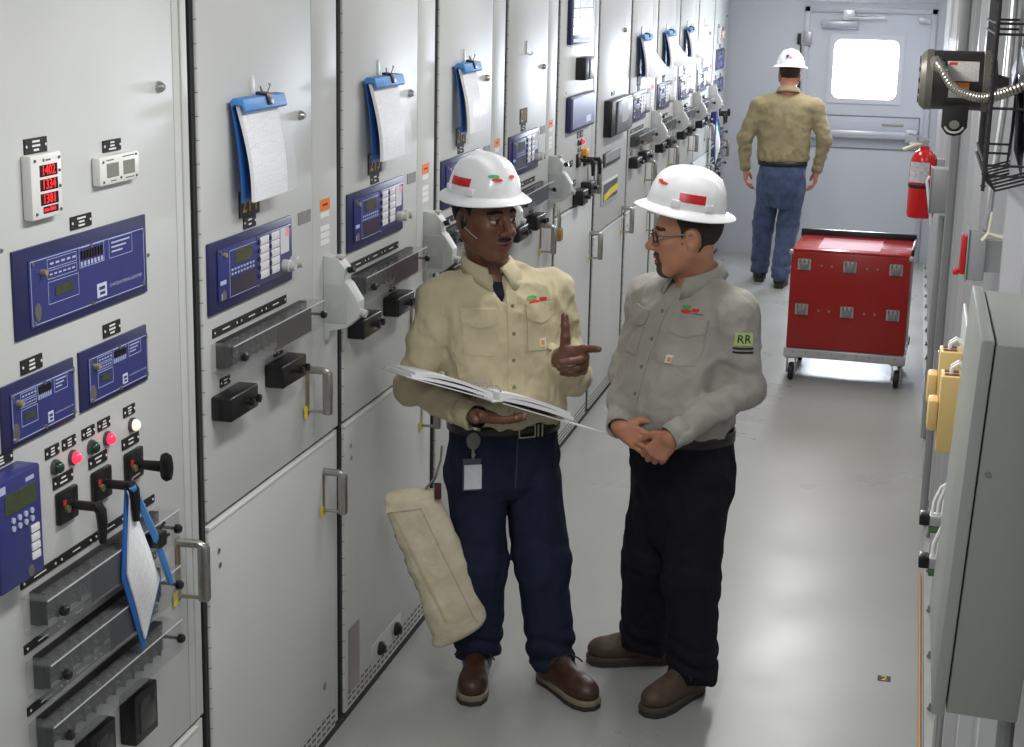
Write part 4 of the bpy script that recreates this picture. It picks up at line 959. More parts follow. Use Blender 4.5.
# ------------------------------------------------------------------ implicit-surface modelling for bodies and clothes
def _np(*a): return np.array(a, dtype=float)
def smin(a, b, k):
    if k <= 0: return np.minimum(a, b)
    h = np.clip(0.5 + 0.5*(b-a)/k, 0, 1); return b + (a-b)*h - k*h*(1-h)
def smax(a, b, k): return -smin(-a, -b, k)
def cone(a, b, r1, r2, fold=None):
    """tapered capsule; fold=(amp, count, centre, sigma, twist) rings of cloth folds round it"""
    a, b = np.asarray(a, float), np.asarray(b, float); ab = b-a; L2 = ab@ab; L = math.sqrt(L2)
    u = np.cross(ab, [0.3, 0.2, 1.0]); u /= np.linalg.norm(u); w = np.cross(ab/L, u)
    def f(P):
        d = P-a; t = np.clip((d@ab)/L2, 0, 1); q = d - t[:, None]*ab
        dist = np.sqrt((q*q).sum(1)) - (r1 + (r2-r1)*t)
        if fold is not None:
            for amp, cnt, cen, sg, tw in fold:
                ang = np.arctan2(q@w, q@u)
                ph = 2*math.pi*cnt*t + tw*np.sin(ang + 1.3*cen) + 0.9*np.sin(2*ang + 5*t + cnt)
                dist = dist - amp*np.exp(-((t-cen)/sg)**2)*(np.abs(np.sin(ph*0.5))*1.6 - 0.8)
        return dist
    return f
def ball(c, r):
    c = np.asarray(c, float); r = np.broadcast_to(np.asarray(r, float), (3,))
    m = r.min()
    def f(P):
        q = (P-c)/r; k = np.sqrt((q*q).sum(1)); g = np.sqrt(((q/r)**2).sum(1)) + 1e-9
        return k*(k-1)/g
    return f
def loft(keys, n=2.3):
    """stack of superellipses along z: rows z, centre f, centre l, half f, half l (body axes x=forward, y=left)"""
    K = np.array(keys, float)
    def f(P):
        z = np.clip(P[:, 2], K[0, 0], K[-1, 0])
        cf, cl, hf, hl = (np.interp(z, K[:, 0], K[:, i]) for i in (1, 2, 3, 4))
        q = (np.abs((P[:, 0]-cf)/hf)**n + np.abs((P[:, 1]-cl)/hl)**n)**(1.0/n)
        d = (q-1)*np.minimum(hf, hl)
        dz = np.maximum(K[0, 0]-P[:, 2], P[:, 2]-K[-1, 0])
        return np.maximum(d, dz) + 0.0
    return f
class Field:
    def __init__(self): self.ops = []
    def add(self, f, k=0.02): self.ops.append((0, f, k)); return self
    def cut(self, f, k=0.01): self.ops.append((1, f, k)); return self
    def warp(self, f): self.ops.append((2, f, 0)); return self
    def __call__(self, P):
        d = None
        for t, f, k in self.ops:
            if t == 0: v = f(P); d = v if d is None else smin(d, v, k)
            elif t == 1: d = smax(d, -f(P), k)
            else: d = d + f(P)
        return d
def waves(amp, scale, seed, stretch=(1, 1, 1), ridge=False):
    rs = np.random.RandomState(seed); S = np.array(stretch, float)
    D = rs.normal(size=(6, 3)); D /= np.linalg.norm(D, axis=1)[:, None]; ph = rs.uniform(0, 6.28, 6); fr = scale*rs.uniform(0.6, 1.6, 6)
    D2 = rs.normal(size=(6, 3)); D2 /= np.linalg.norm(D2, axis=1)[:, None]
    def f(P):
        Q = P*S; s = 0
        for i in range(6): s = s + np.sin(fr[i]*(Q@D[i]) + ph[i] + 1.7*np.sin(0.55*fr[i]*(Q@D2[i]) + 2*ph[i]))
        s = s/6
        if ridge: s = 0.5 - 2.2*np.abs(s)
        return -amp*s
    return f
def polygonize(F, lo, hi, h):
    """sparse surface nets"""
    lo = np.asarray(lo, float); hi = np.asarray(hi, float); Bk = 8
    nb = np.maximum(1, np.ceil((hi-lo)/(h*Bk)).astype(int))
    g = np.stack(np.meshgrid(*[np.arange(n) for n in nb], indexing='ij'), -1).reshape(-1, 3)
    c = lo + (g+0.5)*h*Bk
    act = g[np.abs(F(c)) < h*Bk*1.45]
    N = nb*Bk + 2
    ii = np.stack(np.meshgrid(*[np.arange(Bk+1)]*3, indexing='ij'), -1).reshape(-1, 3)
    idx = (act[:, None, :]*Bk + ii[None]).astype(np.int64)
    V = np.empty(idx.shape[:2]); flat = V.reshape(-1); pts = idx.reshape(-1, 3)
    for s in range(0, len(pts), 400000): flat[s:s+400000] = F(lo + pts[s:s+400000]*h)
    V = V.reshape(-1, Bk+1, Bk+1, Bk+1); base = act*Bk
    S = V < 0
    cnt = np.zeros((len(act), Bk, Bk, Bk), int)
    for dx in (0, 1):
        for dy in (0, 1):
            for dz in (0, 1): cnt += S[:, dx:dx+Bk, dy:dy+Bk, dz:dz+Bk]
    cell = np.argwhere((cnt > 0) & (cnt < 8)); b, ci = cell[:, 0], cell[:, 1:]
    acc = np.zeros((len(cell), 3)); num = np.zeros(len(cell))
    corners = [(i, j, k) for i in (0, 1) for j in (0, 1) for k in (0, 1)]
    vals = {q: V[b, ci[:, 0]+q[0], ci[:, 1]+q[1], ci[:, 2]+q[2]] for q in corners}
    for q in corners:
        for ax in range(3):
            if q[ax] == 0:
                p = list(q); p[ax] = 1; p = tuple(p); va, vb = vals[q], vals[p]; m = (va < 0) != (vb < 0)
                t = np.where(m, va/np.where(m, va-vb, 1), 0); pos = np.tile(np.array(q, float), (len(cell), 1)); pos[:, ax] += t
                acc[m] += pos[m]; num[m] += 1
    gi = base[b] + ci
    verts = lo + (gi + acc/num[:, None])*h
    key = (gi[:, 0]+1)*(N[1]+2)*(N[2]+2) + (gi[:, 1]+1)*(N[2]+2) + gi[:, 2]+1
    order = np.argsort(key); sk = key[order]
    def find(g):
        k = (g[:, 0]+1)*(N[1]+2)*(N[2]+2) + (g[:, 1]+1)*(N[2]+2) + g[:, 2]+1
        j = np.clip(np.searchsorted(sk, k), 0, len(sk)-1); ok = sk[j] == k
        return np.where(ok, order[j], -1)
    quads = []
    for ax in range(3):
        sl0 = [slice(0, Bk)]*3; sl1 = [slice(0, Bk)]*3; sl1[ax] = slice(1, Bk+1)
        A, Bq = S[(slice(None), *sl0)], S[(slice(None), *sl1)]
        e = np.argwhere(A != Bq)
        if len(e) == 0: continue
        fl = A[e[:, 0], e[:, 1], e[:, 2], e[:, 3]]; gg = base[e[:, 0]] + e[:, 1:]
        u, v = (ax+1) % 3, (ax+2) % 3; du = np.zeros(3, int); du[u] = 1; dv = np.zeros(3, int); dv[v] = 1
        q = np.stack([find(gg-du-dv), find(gg-dv), find(gg), find(gg-du)], 1)
        q[~fl] = q[~fl][:, ::-1]
        quads.append(q[(q >= 0).all(1)])
    return verts, np.concatenate(quads)
def np_mesh(name, V, Q):
    me = bpy.data.meshes.new(name); n, m = len(V), len(Q)
    me.vertices.add(n); me.vertices.foreach_set('co', np.asarray(V, np.float32).ravel())
    me.loops.add(4*m); me.loops.foreach_set('vertex_index', np.asarray(Q, np.int32).ravel())
    me.polygons.add(m); me.polygons.foreach_set('loop_start', np.arange(0, 4*m, 4, dtype=np.int32)); me.polygons.foreach_set('loop_total', np.full(m, 4, np.int32))
    me.update(calc_edges=True); me.validate()
    return me
def blob(name, F, lo, hi, h, m, parent, smooth=0):
    V, Q = polygonize(F, lo, hi, h)
    return link_mesh(name, np_mesh(name, V, Q), m, parent, sharp=None)
def hit(F, P, d, steps=60):
    """march points along d onto the surface"""
    P = np.array(P, float); d = np.asarray(d, float); d = np.broadcast_to(d/np.linalg.norm(d), P.shape)
    for _ in range(steps): P = P + d*np.clip(F(P), -0.03, 0.05)[:, None]*0.7
    return P
def decal(name, F, grid, d, off, m, parent, thick=0.004):
    """sheet hugging the surface of F: grid (n, m, 3) start points marched along d, raised by off"""
    G = np.array(grid, float); n, mm = G.shape[:2]; d = np.asarray(d, float); d = d/np.linalg.norm(d)
    H = hit(F, G.reshape(-1, 3), d); tr = ((H - G.reshape(-1, 3))@d); bad = np.abs(F(H)) > 0.004
    if bad.any() and (~bad).any(): H[bad] = G.reshape(-1, 3)[bad] + d*np.median(tr[~bad])
    H = H.reshape(n, mm, 3)
    MBx = MB(); MBx.grid((H - d*off).tolist(), tuple(d*(off+thick)))
    return MBx.obj(name, m, parent, sharp=50)
def decal_text(name, F, s, origin, u, v, size, d, off, m, parent, wscale=1.0):
    vv, ff = text_geo(s, 1.0); u, v, d = (np.asarray(q, float) for q in (u, v, d)); d = d/np.linalg.norm(d)
    P = np.array([np.asarray(origin) + u*a*size*wscale + v*b*size for a, b in vv]); H = hit(F, P, d) - d*off
    mb = MB(); mb.raw(H.tolist(), ff); return mb.obj(name, m, parent, sharp=None)
def rect_grid(o, u, v, w, h, n=6, m=6, shape=None):
    o, u, v = (np.asarray(q, float) for q in (o, u, v)); G = np.zeros((n+1, m+1, 3))
    for i in range(n+1):
        for j in range(m+1):
            a, b = i/n-0.5, j/m-0.5
            if shape: a, b = shape(a, b)
            G[i, j] = o + u*a*w + v*b*h
    return G
def rotz(a): c, s = math.cos(a), math.sin(a); return np.array([[c, -s, 0], [s, c, 0], [0, 0, 1]])

# ---- head in its own axes: x forward, y left, z up, origin between the ears
def head_field(o):
    g = o.get; F = Field()
    F.add(ball((-0.012, 0, 0.030), (0.098, 0.078, 0.088)))
    F.add(ball((0.024, 0, -0.038), (0.068, 0.063, 0.082)), 0.03)
    w = g('jaw', 1.0)
    for s in (-1, 1):
        F.add(cone((-0.002, s*0.056*w, -0.050), (0.062, s*0.020*w, -0.104), 0.021, 0.019), 0.030)
        F.add(ball((0.058, s*0.043, -0.022), (0.024, 0.020, 0.020)), 0.022)
        F.add(ball((0.050, s*0.034, -0.060), (0.028, 0.022, 0.028)), 0.02)
    F.add(ball((0.074, 0, -0.103), (0.019, 0.021, 0.018)), 0.02)
    F.add(cone((0.082, -0.036, 0.022), (0.082, 0.036, 0.022), 0.011, 0.011), 0.016)
    F.add(ball((0.074, 0, -0.060), (0.024, 0.028, 0.030)), 0.015)
    for s in (-1, 1): F.cut(ball((0.101, s*0.033, 0.002), (0.020, 0.019, 0.013)), 0.010)
    nw = g('nose', 1.0)
    F.add(cone((0.090, 0, 0.014), (0.113, 0, -0.026), 0.0075, 0.0115*nw), 0.010)
    F.add(ball((0.115, 0, -0.030), (0.0125, 0.0125*nw, 0.0115)), 0.008)
    for s in (-1, 1): F.add(ball((0.103, s*0.0145*nw, -0.034), (0.0115, 0.0085*nw, 0.0085)), 0.006)
    for s in (-1, 1): F.cut(ball((0.108, s*0.0075*nw, -0.0425), (0.005, 0.004, 0.004)), 0.003)
    lip = g('lip', 1.0)
    F.add(cone((0.093, -0.019, -0.064), (0.093, 0.019, -0.064), 0.0055*lip, 0.0055*lip), 0.006); F.add(ball((0.099, 0, -0.0635), (0.006, 0.012, 0.0065*lip)), 0.005)
    F.add(cone((0.091, -0.016, -0.077), (0.091, 0.016, -0.077), 0.0065*lip, 0.0065*lip), 0.006); F.add(ball((0.096, 0, -0.077), (0.007, 0.012, 0.007*lip)), 0.005)
    F.cut(ball((0.104, 0, -0.0705), (0.010, 0.022, 0.0016)), 0.003)
    # eyelids
    for s in (-1, 1):
        F.add(ball((0.0765, s*0.0325, 0.0095), (0.0168, 0.0168, 0.0075)), 0.003); F.add(ball((0.0755, s*0.0325, -0.0065), (0.0160, 0.0160, 0.0050)), 0.003)
    # ears
    for s in (-1, 1):
        F.add(ball((-0.010, s*0.0800, -0.008), (0.021, 0.009, 0.032)), 0.006); F.cut(ball((-0.004, s*0.0885, -0.006), (0.012, 0.007, 0.020)), 0.004)
        F.add(ball((-0.006, s*0.078, -0.036), (0.010, 0.007, 0.011)), 0.005)
    return F

# ---- hand in its own axes: x along the fingers, y to the thumb side, z back of the hand; origin at the wrist
def hand_field(pose):
    F = Field(); kn = [(0.090, 0.032), (0.094, 0.011), (0.089, -0.010), (0.080, -0.029)]
    ln = [(0.043, 0.026, 0.022), (0.047, 0.030, 0.023), (0.043, 0.028, 0.022), (0.034, 0.021, 0.019)]; rd = [0.0110, 0.0112, 0.0106, 0.0094]
    F.add(cone((-0.006, 0, 0), (0.012, 0.002, 0), 0.025, 0.026), 0.01)
    for (x, y), r in zip(kn, rd): F.add(cone((0.012, y*0.62, 0), (x, y, 0.0), 0.0155, 0.0118), 0.014)
    F.add(ball((0.045, 0.0, -0.006), (0.042, 0.034, 0.014)), 0.012)
    F.add(ball((0.035, 0.026, -0.012), (0.028, 0.016, 0.015)), 0.012)      # thumb pad
    F.add(ball((0.040, -0.024, -0.010), (0.032, 0.012, 0.013)), 0.012)
    tips = []
    for i in range(4):
        p = np.array([kn[i][0], kn[i][1], 0.0]); fl = 0.0; sp = pose['splay'][i]; G = Field()
        for j in range(3):
            fl += pose['curl'][i][j]; a = math.radians(fl); s = math.radians(sp)
            d = np.array([math.cos(a)*math.cos(s), math.cos(a)*math.sin(s), -math.sin(a)]); q = p + d*ln[i][j]
            r0 = rd[i]*(1-0.07*j); G.add(cone(p, q, r0, r0*0.92), 0.004); p = q
        tips.append((p, d, rd[i]*0.8)); F.add(G, 0.005)
    T = pose['thumb']; p = np.array([0.028, 0.030, -0.010]); G = Field()
    for (az, el), L, r in zip(T, (0.036, 0.032, 0.026), (0.0155, 0.0132, 0.0118)):
        a, e = math.radians(az), math.radians(el); d = np.array([math.cos(a)*math.cos(e), math.sin(a)*math.cos(e), math.sin(e)])
        q = p + d*L; G.add(cone(p, q, r, r*0.9), 0.005); p = q
    F.add(G, 0.010)
    return F
def frame_from(d, dorsal, thumb_left):
    """columns: finger axis, thumb axis, back-of-hand axis"""
    x = np.asarray(d, float); x /= np.linalg.norm(x); z = np.asarray(dorsal, float); z = z - x*(z@x); z /= np.linalg.norm(z)
    y = np.cross(z, x)
    if not thumb_left: y = -y
    return np.stack([x, y, z], 1)

# ---- hard hat in head axes: origin at the centre of the brim plane
def hard_hat(parent, M, marks=()):
    """M: 4x4 placing; shell, brim, ridge; marks drawn as decals in hat axes"""
    wh = mat('hat_white', (236, 237, 239), 0.22, var=0.01, coat=0.3)
    A, Bq, Hh = 0.126, 0.105, 0.118
    def dome(th, t):
        r = math.cos(t*math.pi/2)**0.80 if t < 1 else 0.0
        z = Hh*math.sin(t*math.pi/2)**1.05
        x, y = A*r*math.cos(th), Bq*r*math.sin(th)
        ridge = 0.010*math.exp(-(y/0.020)**2)*min(1, max(0, (z-0.035)/0.05))
        side = 0.004*math.exp(-((abs(y)-0.052)/0.012)**2)*min(1, max(0, (z-0.05)/0.04))
        rr = math.hypot(x, y) + 1e-6; k = 1 + (ridge+side)*0.5/max(rr, 0.05)
        return (x*k, y*k, z + ridge + side)
    mb = MB(); n, m_ = 64, 18
    rings = [[mb.bm.verts.new(dome(2*math.pi*i/n, j/m_)) for i in range(n)] for j in range(m_)]
    top = mb.bm.verts.new((0, 0, Hh+0.010))
    for j in range(m_-1):
        for i in range(n): mb.bm.faces.new((rings[j][i], rings[j][(i+1) % n], rings[j+1][(i+1) % n], rings[j+1][i]))
    for i in range(n): mb.bm.faces.new((rings[-1][i], rings[-1][(i+1) % n], top))
    # brim: down-sloping ring with rolled lip and underside
    prof = [(0.000, 0.004), (0.010, -0.001), (0.022, -0.009), (0.031, -0.016), (0.034, -0.020), (0.032, -0.023), (0.028, -0.020), (0.016, -0.012), (-0.004, -0.004)]
    prev = rings[0]
    for (dr, dz) in prof[1:]:
        ring = []
        for i in range(n):
            th = 2*math.pi*i/n; k = 1.0 + 0.12*max(0, math.cos(th))**3
            ring.append(mb.bm.verts.new(((A+dr*k)*math.cos(th), (Bq+dr)*math.sin(th), dz + 0.006*math.cos(2*th)*max(0, dr)/0.04)))
        for i in range(n): mb.bm.faces.new((prev[i], ring[i], ring[(i+1) % n], prev[(i+1) % n]))
        prev = ring
    hat = mb.obj('hard_hat', wh, parent, sharp=60); 
    # accessory lugs above the brim
    for th in (math.radians(70), math.radians(-70), math.radians(118), math.radians(-118)):
        c = Vector((A*math.cos(th)*1.0, Bq*math.sin(th)*1.0, 0.016)); mb = MB(); mb.box(-0.014, 0.014, -0.006, 0.007, -0.012, 0.010, 0.003)
        mb.xf(Matrix.Translation(c) @ Matrix.Rotation(math.atan2(math.sin(th)/Bq, math.cos(th)/A) - math.pi/2, 4, 'Z')); mb.obj('accessory_lug', wh, hat)
    def DF(P):
        x, y, z = P[:, 0]/A, P[:, 1]/Bq, np.maximum(P[:, 2], 0)/Hh
        s = np.clip(z, 0, 1)**(1/1.05); r = np.sqrt(np.clip(1-s*s, 0, 1))**0.80
        rr = np.sqrt(x*x+y*y); return (rr - r)*0.10
    for kind, th, z, w, h, col in marks:
        th = math.radians(th); nrm = np.array([math.cos(th)/A, math.sin(th)/Bq, 0.0]); nrm /= np.linalg.norm(nrm); u = np.array([-nrm[1], nrm[0], 0.0]); o = nrm*0.2 + np.array([0, 0, z]); of = 0.0022 + 0.0065*math.exp(-(Bq*math.sin(th)/0.03)**2) + (0.005 if kind == 'box' else 0)
        if kind == 'band': decal('red_stripe', DF, rect_grid(o, u, (0, 0, 1), w, h, 8, 4), -nrm, of, mat('stripe_red', (196, 26, 28), 0.35), hat, 0.003)
        elif kind == 'dab':
            def disc(a, b): 
                rr = max(abs(a), abs(b))*2; ang = math.atan2(b, a); return (rr*0.5*math.cos(ang), rr*0.5*math.sin(ang))
            decal('hat_logo', DF, rect_grid(o, u, (0, 0, 1), w, h, 6, 6, disc), -nrm, of, mat('dab_%d_%d_%d' % col, col, 0.4), hat, 0.002)
        elif kind == 'box': decal('hat_sticker', DF, rect_grid(o, u, (0, 0, 1), w, h, 4, 4), -nrm, of, mat('dab_%d_%d_%d' % col, col, 0.4), hat, 0.002)
    hat.matrix_local = Matrix(M.tolist())
    return hat

def boot(parent, O, head, pos, heading, leather, sole_rgb, scale=1.0, tag_yellow=False):
    """pos: ankle point on the floor (world); heading in degrees (world)"""
    a = math.radians(heading - head); R_ = rotz(a); base = np.array(pos, float) - np.array(O)
    base = rotz(-math.radians(head)) @ base
    mb = MB()
    out = [(-0.085, 0.0), (-0.078, 0.028), (-0.05, 0.038), (0.0, 0.036), (0.06, 0.042), (0.12, 0.052), (0.17, 0.050), (0.205, 0.034), (0.218, 0.0)]
    P = [(x*scale, y*scale) for x, y in out] + [(x*scale, -y*scale) for x, y in out[::-1][1:-1]]
    mb.prism(P, 2, 0.0, 0.016, 0.002); s1 = mb
    F = Field()
    F.add(ball((0.145, 0, 0.052), (0.070, 0.050, 0.042)))
    F.add(cone((-0.035, 0, 0.058), (0.11, 0, 0.052), 0.043, 0.044), 0.02)
    F.add(cone((-0.026, 0, 0.06), (-0.028, 0, 0.125), 0.047, 0.048), 0.025)
    F.add(cone((0.02, 0, 0.11), (0.10, 0, 0.075), 0.030, 0.028), 0.025)
    F.cut(lambda Q: Q[:, 2]-0.030, 0.004)
    F.warp(waves(0.0012, 60, 3))
    V, Q = polygonize(F, (-0.10, -0.07, 0.02), (0.23, 0.07, 0.23), 0.006)
    me = np_mesh('boot', V*scale, Q); o = link_mesh('boot', me, leather, parent, sharp=None)
    mb.obj('outsole', mat('outsole_dark', (48, 46, 44), 0.7), o)
    mb = MB(); P2 = [(x*1.01, y*1.03) for x, y in P]; mb.prism(P2, 2, 0.016, 0.034*scale, 0.004); mb.obj('midsole', mat('midsole_%d' % sole_rgb[0], sole_rgb, 0.6), o)
    mb = MB()
    for i in range(4):
        x = 0.045+0.020*i; z = 0.128-0.013*i; mb.tube([(x*scale, -0.026, (z-0.008)*scale), (x*scale, 0, (z+0.006)*scale), ((x+0.008)*scale, 0.026, (z-0.010)*scale)], 0.003, 6)
    mb.tube([(0.04, 0.02, 0.13), (0.05, 0.05, 0.115), (0.06, 0.065, 0.10)], 0.003, 6); mb.tube([(0.04, -0.02, 0.13), (0.05, -0.05, 0.12), (0.04, -0.07, 0.105)], 0.003, 6)
    mb.obj('laces', mat('laces_dark', (44, 34, 28), 0.8), o)
    if tag_yellow: B(0.035, 0.06, -0.02, 0.006, 0.142, 0.147).obj('tongue_tag', YELLOW(), o)
    M4 = np.eye(4); M4[:3, :3] = R_; M4[:3, 3] = base; o.matrix_local = Matrix(M4.tolist())
    return o

def M4(R3, t):
    m = np.eye(4); m[:3, :3] = R3; m[:3, 3] = t; return m
def euler(yaw, pitch, roll):
    """head turn: yaw left +, pitch down +, roll to the right shoulder +, degrees"""
    y, p, r = (math.radians(q) for q in (yaw, pitch, roll))
    Ry = np.array([[math.cos(p), 0, math.sin(p)], [0, 1, 0], [-math.sin(p), 0, math.cos(p)]]); Rx = np.array([[1, 0, 0], [0, math.cos(r), -math.sin(r)], [0, math.sin(r), math.cos(r)]])
    return rotz(y) @ Ry @ Rx
def placed(F, R3, t, s=1.0):
    t = np.asarray(t, float)
    return lambda P: F(((P - t) @ R3)/s)*s

def build_person(sp):
    """sp: joints in body axes (forward, left, up). The body mesh is the thing; clothes, hat and boots are its parts."""
    O = np.array(sp['O'], float); hd = sp['heading']; q = sp
    skin = sp['skin']; hR = euler(*sp['head_turn']); hT = np.array(sp['head_pos']); hs = sp.get('head_scale', 1.0)
    HF = head_field(sp.get('face', {})); HFb = placed(HF, hR, hT, hs)
    nb = np.array(sp['neck_base']); nt = hT + hR @ np.array([-0.022, 0, -0.065])
    body = Field(); body.ops.append((0, HFb, 0.0)); body.add(cone(nt, nb, 0.056, 0.064), 0.03); body.add(cone(nb, nb+np.array([0, 0, -0.06]), 0.068, sp.get('trap', 0.11)), 0.03)
    lo = np.minimum(hT-0.16, nb-0.14); hi = np.maximum(hT+0.16, nb+0.10)
    Vs, Qs = [], []; off = 0
    def push(V, Q):
        nonlocal off
        Vs.append(V); Qs.append(Q+off); off += len(V)
    push(*polygonize(body, lo, hi, sp.get('h_head', 0.0028)))
    # hands
    for hnd in sp['hands']:
        R3 = frame_from(hnd['dir'], hnd['dorsal'], hnd['thumb_left']); hf = placed(hand_field(hnd['pose']), R3, hnd['wrist'], hnd.get('scale', 1.0))
        w = np.array(hnd['wrist']); G = Field().add(hf).add(cone(w, hnd['elbow'], 0.025, 0.036), 0.012)
        push(*polygonize(G, np.minimum(w-0.21, w), np.maximum(w+0.21, w), sp.get('h_hand', 0.0024)))
    # trunk and legs inside the clothes (coarse)
    T = Field().add(loft([(z, cf, cl, hf*0.80, hl*0.80) for z, cf, cl, hf, hl in sp['torso']]))
    T.add(cone(nb-np.array([0, 0, 0.02]), nb-np.array([0, 0, 0.12]), 0.05, 0.06), 0.03)
    for S_, E_, W_ in sp['arms']: T.add(cone(S_, E_, 0.045, 0.036), 0.02); T.add(cone(E_, W_, 0.036, 0.024), 0.02)
    for H_, K_, A_ in sp['legs']: T.add(cone(H_, K_, 0.070, 0.048), 0.03); T.add(cone(K_, A_, 0.048, 0.036), 0.03)
    push(*polygonize(T, (-0.45, -0.60, 0.0), (0.55, 0.60, 1.5), 0.014))
    V = np.concatenate(Vs); Q = np.concatenate(Qs)
    me = np_mesh('person', V, Q); o = link_mesh('person', me, skin, None, sharp=None)
    # lips and brows coloured by region of the face
    me.materials.append(sp['lip_mat']); me.materials.append(sp['brow_mat'])
    cen = V[Q].mean(1); L = ((cen - hT) @ hR)/hs; idx = np.zeros(len(Q), np.int32)
    lipm = (L[:, 0] > 0.088) & (np.abs(L[:, 1]) < 0.024*(1-((L[:, 2]+0.0705)/0.02)**2)) & (np.abs(L[:, 2]+0.0705) < 0.0135)
    brow = (L[:, 0] > 0.066) & (np.abs(np.abs(L[:, 1])-0.033) < 0.021) & (np.abs(L[:, 2]-0.024-0.006*(1-((np.abs(L[:, 1])-0.03)/0.02)**2)) < 0.0042)
    idx[lipm] = 1; idx[brow] = 2
    for fn, k in sp.get('skin_regions', ()): idx[fn(L)] = k
    for mm in sp.get('extra_mats', ()): me.materials.append(mm)
    if sp.get('tee'):
        me.materials.append(sp['tee'][0]); n0 = len(Qs[0]); m0_ = np.zeros(len(Q), bool); m0_[:n0] = True; idx[m0_ & (cen[:, 2] < sp['tee'][1] - 0.25*(cen[:, 0]-nb[0]))] = 3
    me.polygons.foreach_set('material_index', idx)
    o.location = O; o.rotation_euler = (0, 0, math.radians(hd))
    # eyes
    for s in (-1, 1):
        c = hT + hR @ (np.array([0.0775, s*0.0325, 0.0015])*hs); mb = MB(); mb.sphere((0, 0, 0), 0.0125*hs, 16); e = mb.obj('eye', mat('eye_white', (186, 174, 162), 0.2), o)
        e.matrix_local = Matrix(M4(hR, c).tolist())
        mb = MB(); mb.sphere((0.0095*hs, sp.get('gaze', 0)*0.004, 0), 0.0066*hs, 12); mb.obj('iris', mat('iris_dark', (36, 24, 18), 0.1), e)
    # hair as an offset of the skull, below the hat
    if sp.get('hair'):
        hm, fn = sp['hair']
        HH = Field().add(lambda P: HF(P)-0.004)
        HH.cut(lambda P: -fn(P), 0.002); HH.warp(waves(0.0012, 260, 5))
        V1, Q1 = polygonize(HH, (-0.15, -0.10, -0.16), (0.15, 0.10, 0.14), 0.004); ho = link_mesh('hair', np_mesh('hair', V1*hs, Q1), hm, o, sharp=None); ho.matrix_local = Matrix(M4(hR, hT).tolist())
    if sp.get('beard'):
        hm, fn = sp['beard']
        HH = Field().add(lambda P: HF(P)-0.003).cut(lambda P: -fn(P), 0.002); HH.warp(waves(0.001, 300, 6))
        V1, Q1 = polygonize(HH, (0.0, -0.07, -0.14), (0.15, 0.07, -0.02), 0.0026); ho = link_mesh('beard', np_mesh('beard', V1*hs, Q1), hm, o, sharp=None); ho.matrix_local = Matrix(M4(hR, hT).tolist())
    # hat
    hat = hard_hat(o, M4(hR @ euler(0, sp.get('hat_tilt', 0), 0), hT + hR @ (np.array([-0.004, 0, sp.get('hat_up', 0.070)])*hs)), sp['hat_marks'])
    # ---- shirt
    SF = Field().add(loft(sp['torso'], 2.25))
    for S_, E_, W_ in sp['arms']:
        S_, E_, W_ = (np.array(x) for x in (S_, E_, W_)); sh = nb + np.array([0, 0, -0.035]); 
        SF.add(cone(sh*0.75 + S_*0.25 + np.array([0, 0, 0.012]), S_, 0.058, 0.066), 0.05)
    for ai, (S_, E_, W_) in enumerate(sp['arms']):
        S_, E_, W_ = (np.array(x) for x in (S_, E_, W_)); rs = sp.get('sleeve', 1.0); A_ = Field()
        A_.add(cone(S_, E_, 0.069*rs, 0.057*rs, [(0.0045, 4, 0.95, 0.40, 2.4), (0.003, 3, 0.35, 0.3, 2.8)]), 0.0)
        A_.add(cone(E_, W_, 0.057*rs, 0.040*rs, [(0.005, 4, 0.12, 0.35, 2.2), (0.0035, 4, 0.75, 0.3, 1.6)]), 0.022)
        ax = (W_-E_)/np.linalg.norm(W_-E_)
        A_.cut((lambda W_, ax: (lambda P: np.maximum(-((P-W_)@ax), np.linalg.norm(P-W_, axis=1)-0.16)))(W_ + ax*0.006, ax), 0.004)
        A_.cut(cone(W_ - ax*0.03, W_ + ax*0.05, 0.031, 0.031), 0.004)
        SF.add(A_, 0.028)
    SF.cut(cone(nb + (nt-nb)*0.10 + np.array([0.0, 0, 0]), nt, 0.062, 0.072), 0.012)
    if sp.get('vneck'): SF.cut(cone(nb + np.array(sp['vneck'][0]), nb + np.array(sp['vneck'][1]), 0.030, 0.006), 0.01)
    SF.warp(waves(0.010*sp.get('wr', 1.0), 34, sp['seed'], (1.0, 1.0, 0.7), ridge=True)); SF.warp(waves(0.0035, 75, sp['seed']+1, (1.1, 1.1, 0.8), ridge=True))
    SF.warp(lambda P: -0.003*np.sin(np.arctan2(P[:, 1], P[:, 0])*17 + 2*np.sin(P[:, 2]*30))*np.exp(-((P[:, 2]-sp['belt_z']-0.03)/0.05)**2))
    zs = [t[0] for t in sp['torso']]
    blob('shirt', SF, (-0.42, -0.55, sp['belt_z']-0.06), (0.55, 0.55, nb[2]+0.10), sp.get('h_cloth', 0.0062), sp['shirt'], o)
    # ---- trousers
    TF = Field().add(loft(sp['pelvis'], 2.3)); r0, r1, r2 = sp.get('leg_r', (0.098, 0.080, 0.070))
    for li, (H_, K_, A_) in enumerate(sp['legs']):
        LG = Field().add(cone(H_, K_, r0, r1, [(0.006, 3, 0.0, 0.25, 1.5), (0.005, 5, 1.0, 0.25, 1.8)]))
        LG.add(cone(K_, A_, r1, r2, [(0.006, 4, 0.05, 0.22, 1.9), (0.008, 5, 0.86, 0.24, 2.2)]), 0.03)
        TF.add(LG, 0.030 if li == 0 else 0.008)
    TF.cut(lambda P: P[:, 2]-sp.get('cuff_z', 0.075) - 0.012*np.sin(P[:, 0]*30), 0.006)
    TF.warp(waves(0.007, 28, sp['seed']+2, (1.2, 1.2, 0.5), ridge=True)); TF.warp(waves(0.003, 60, sp['seed']+3, (1, 1, 0.7), ridge=True))
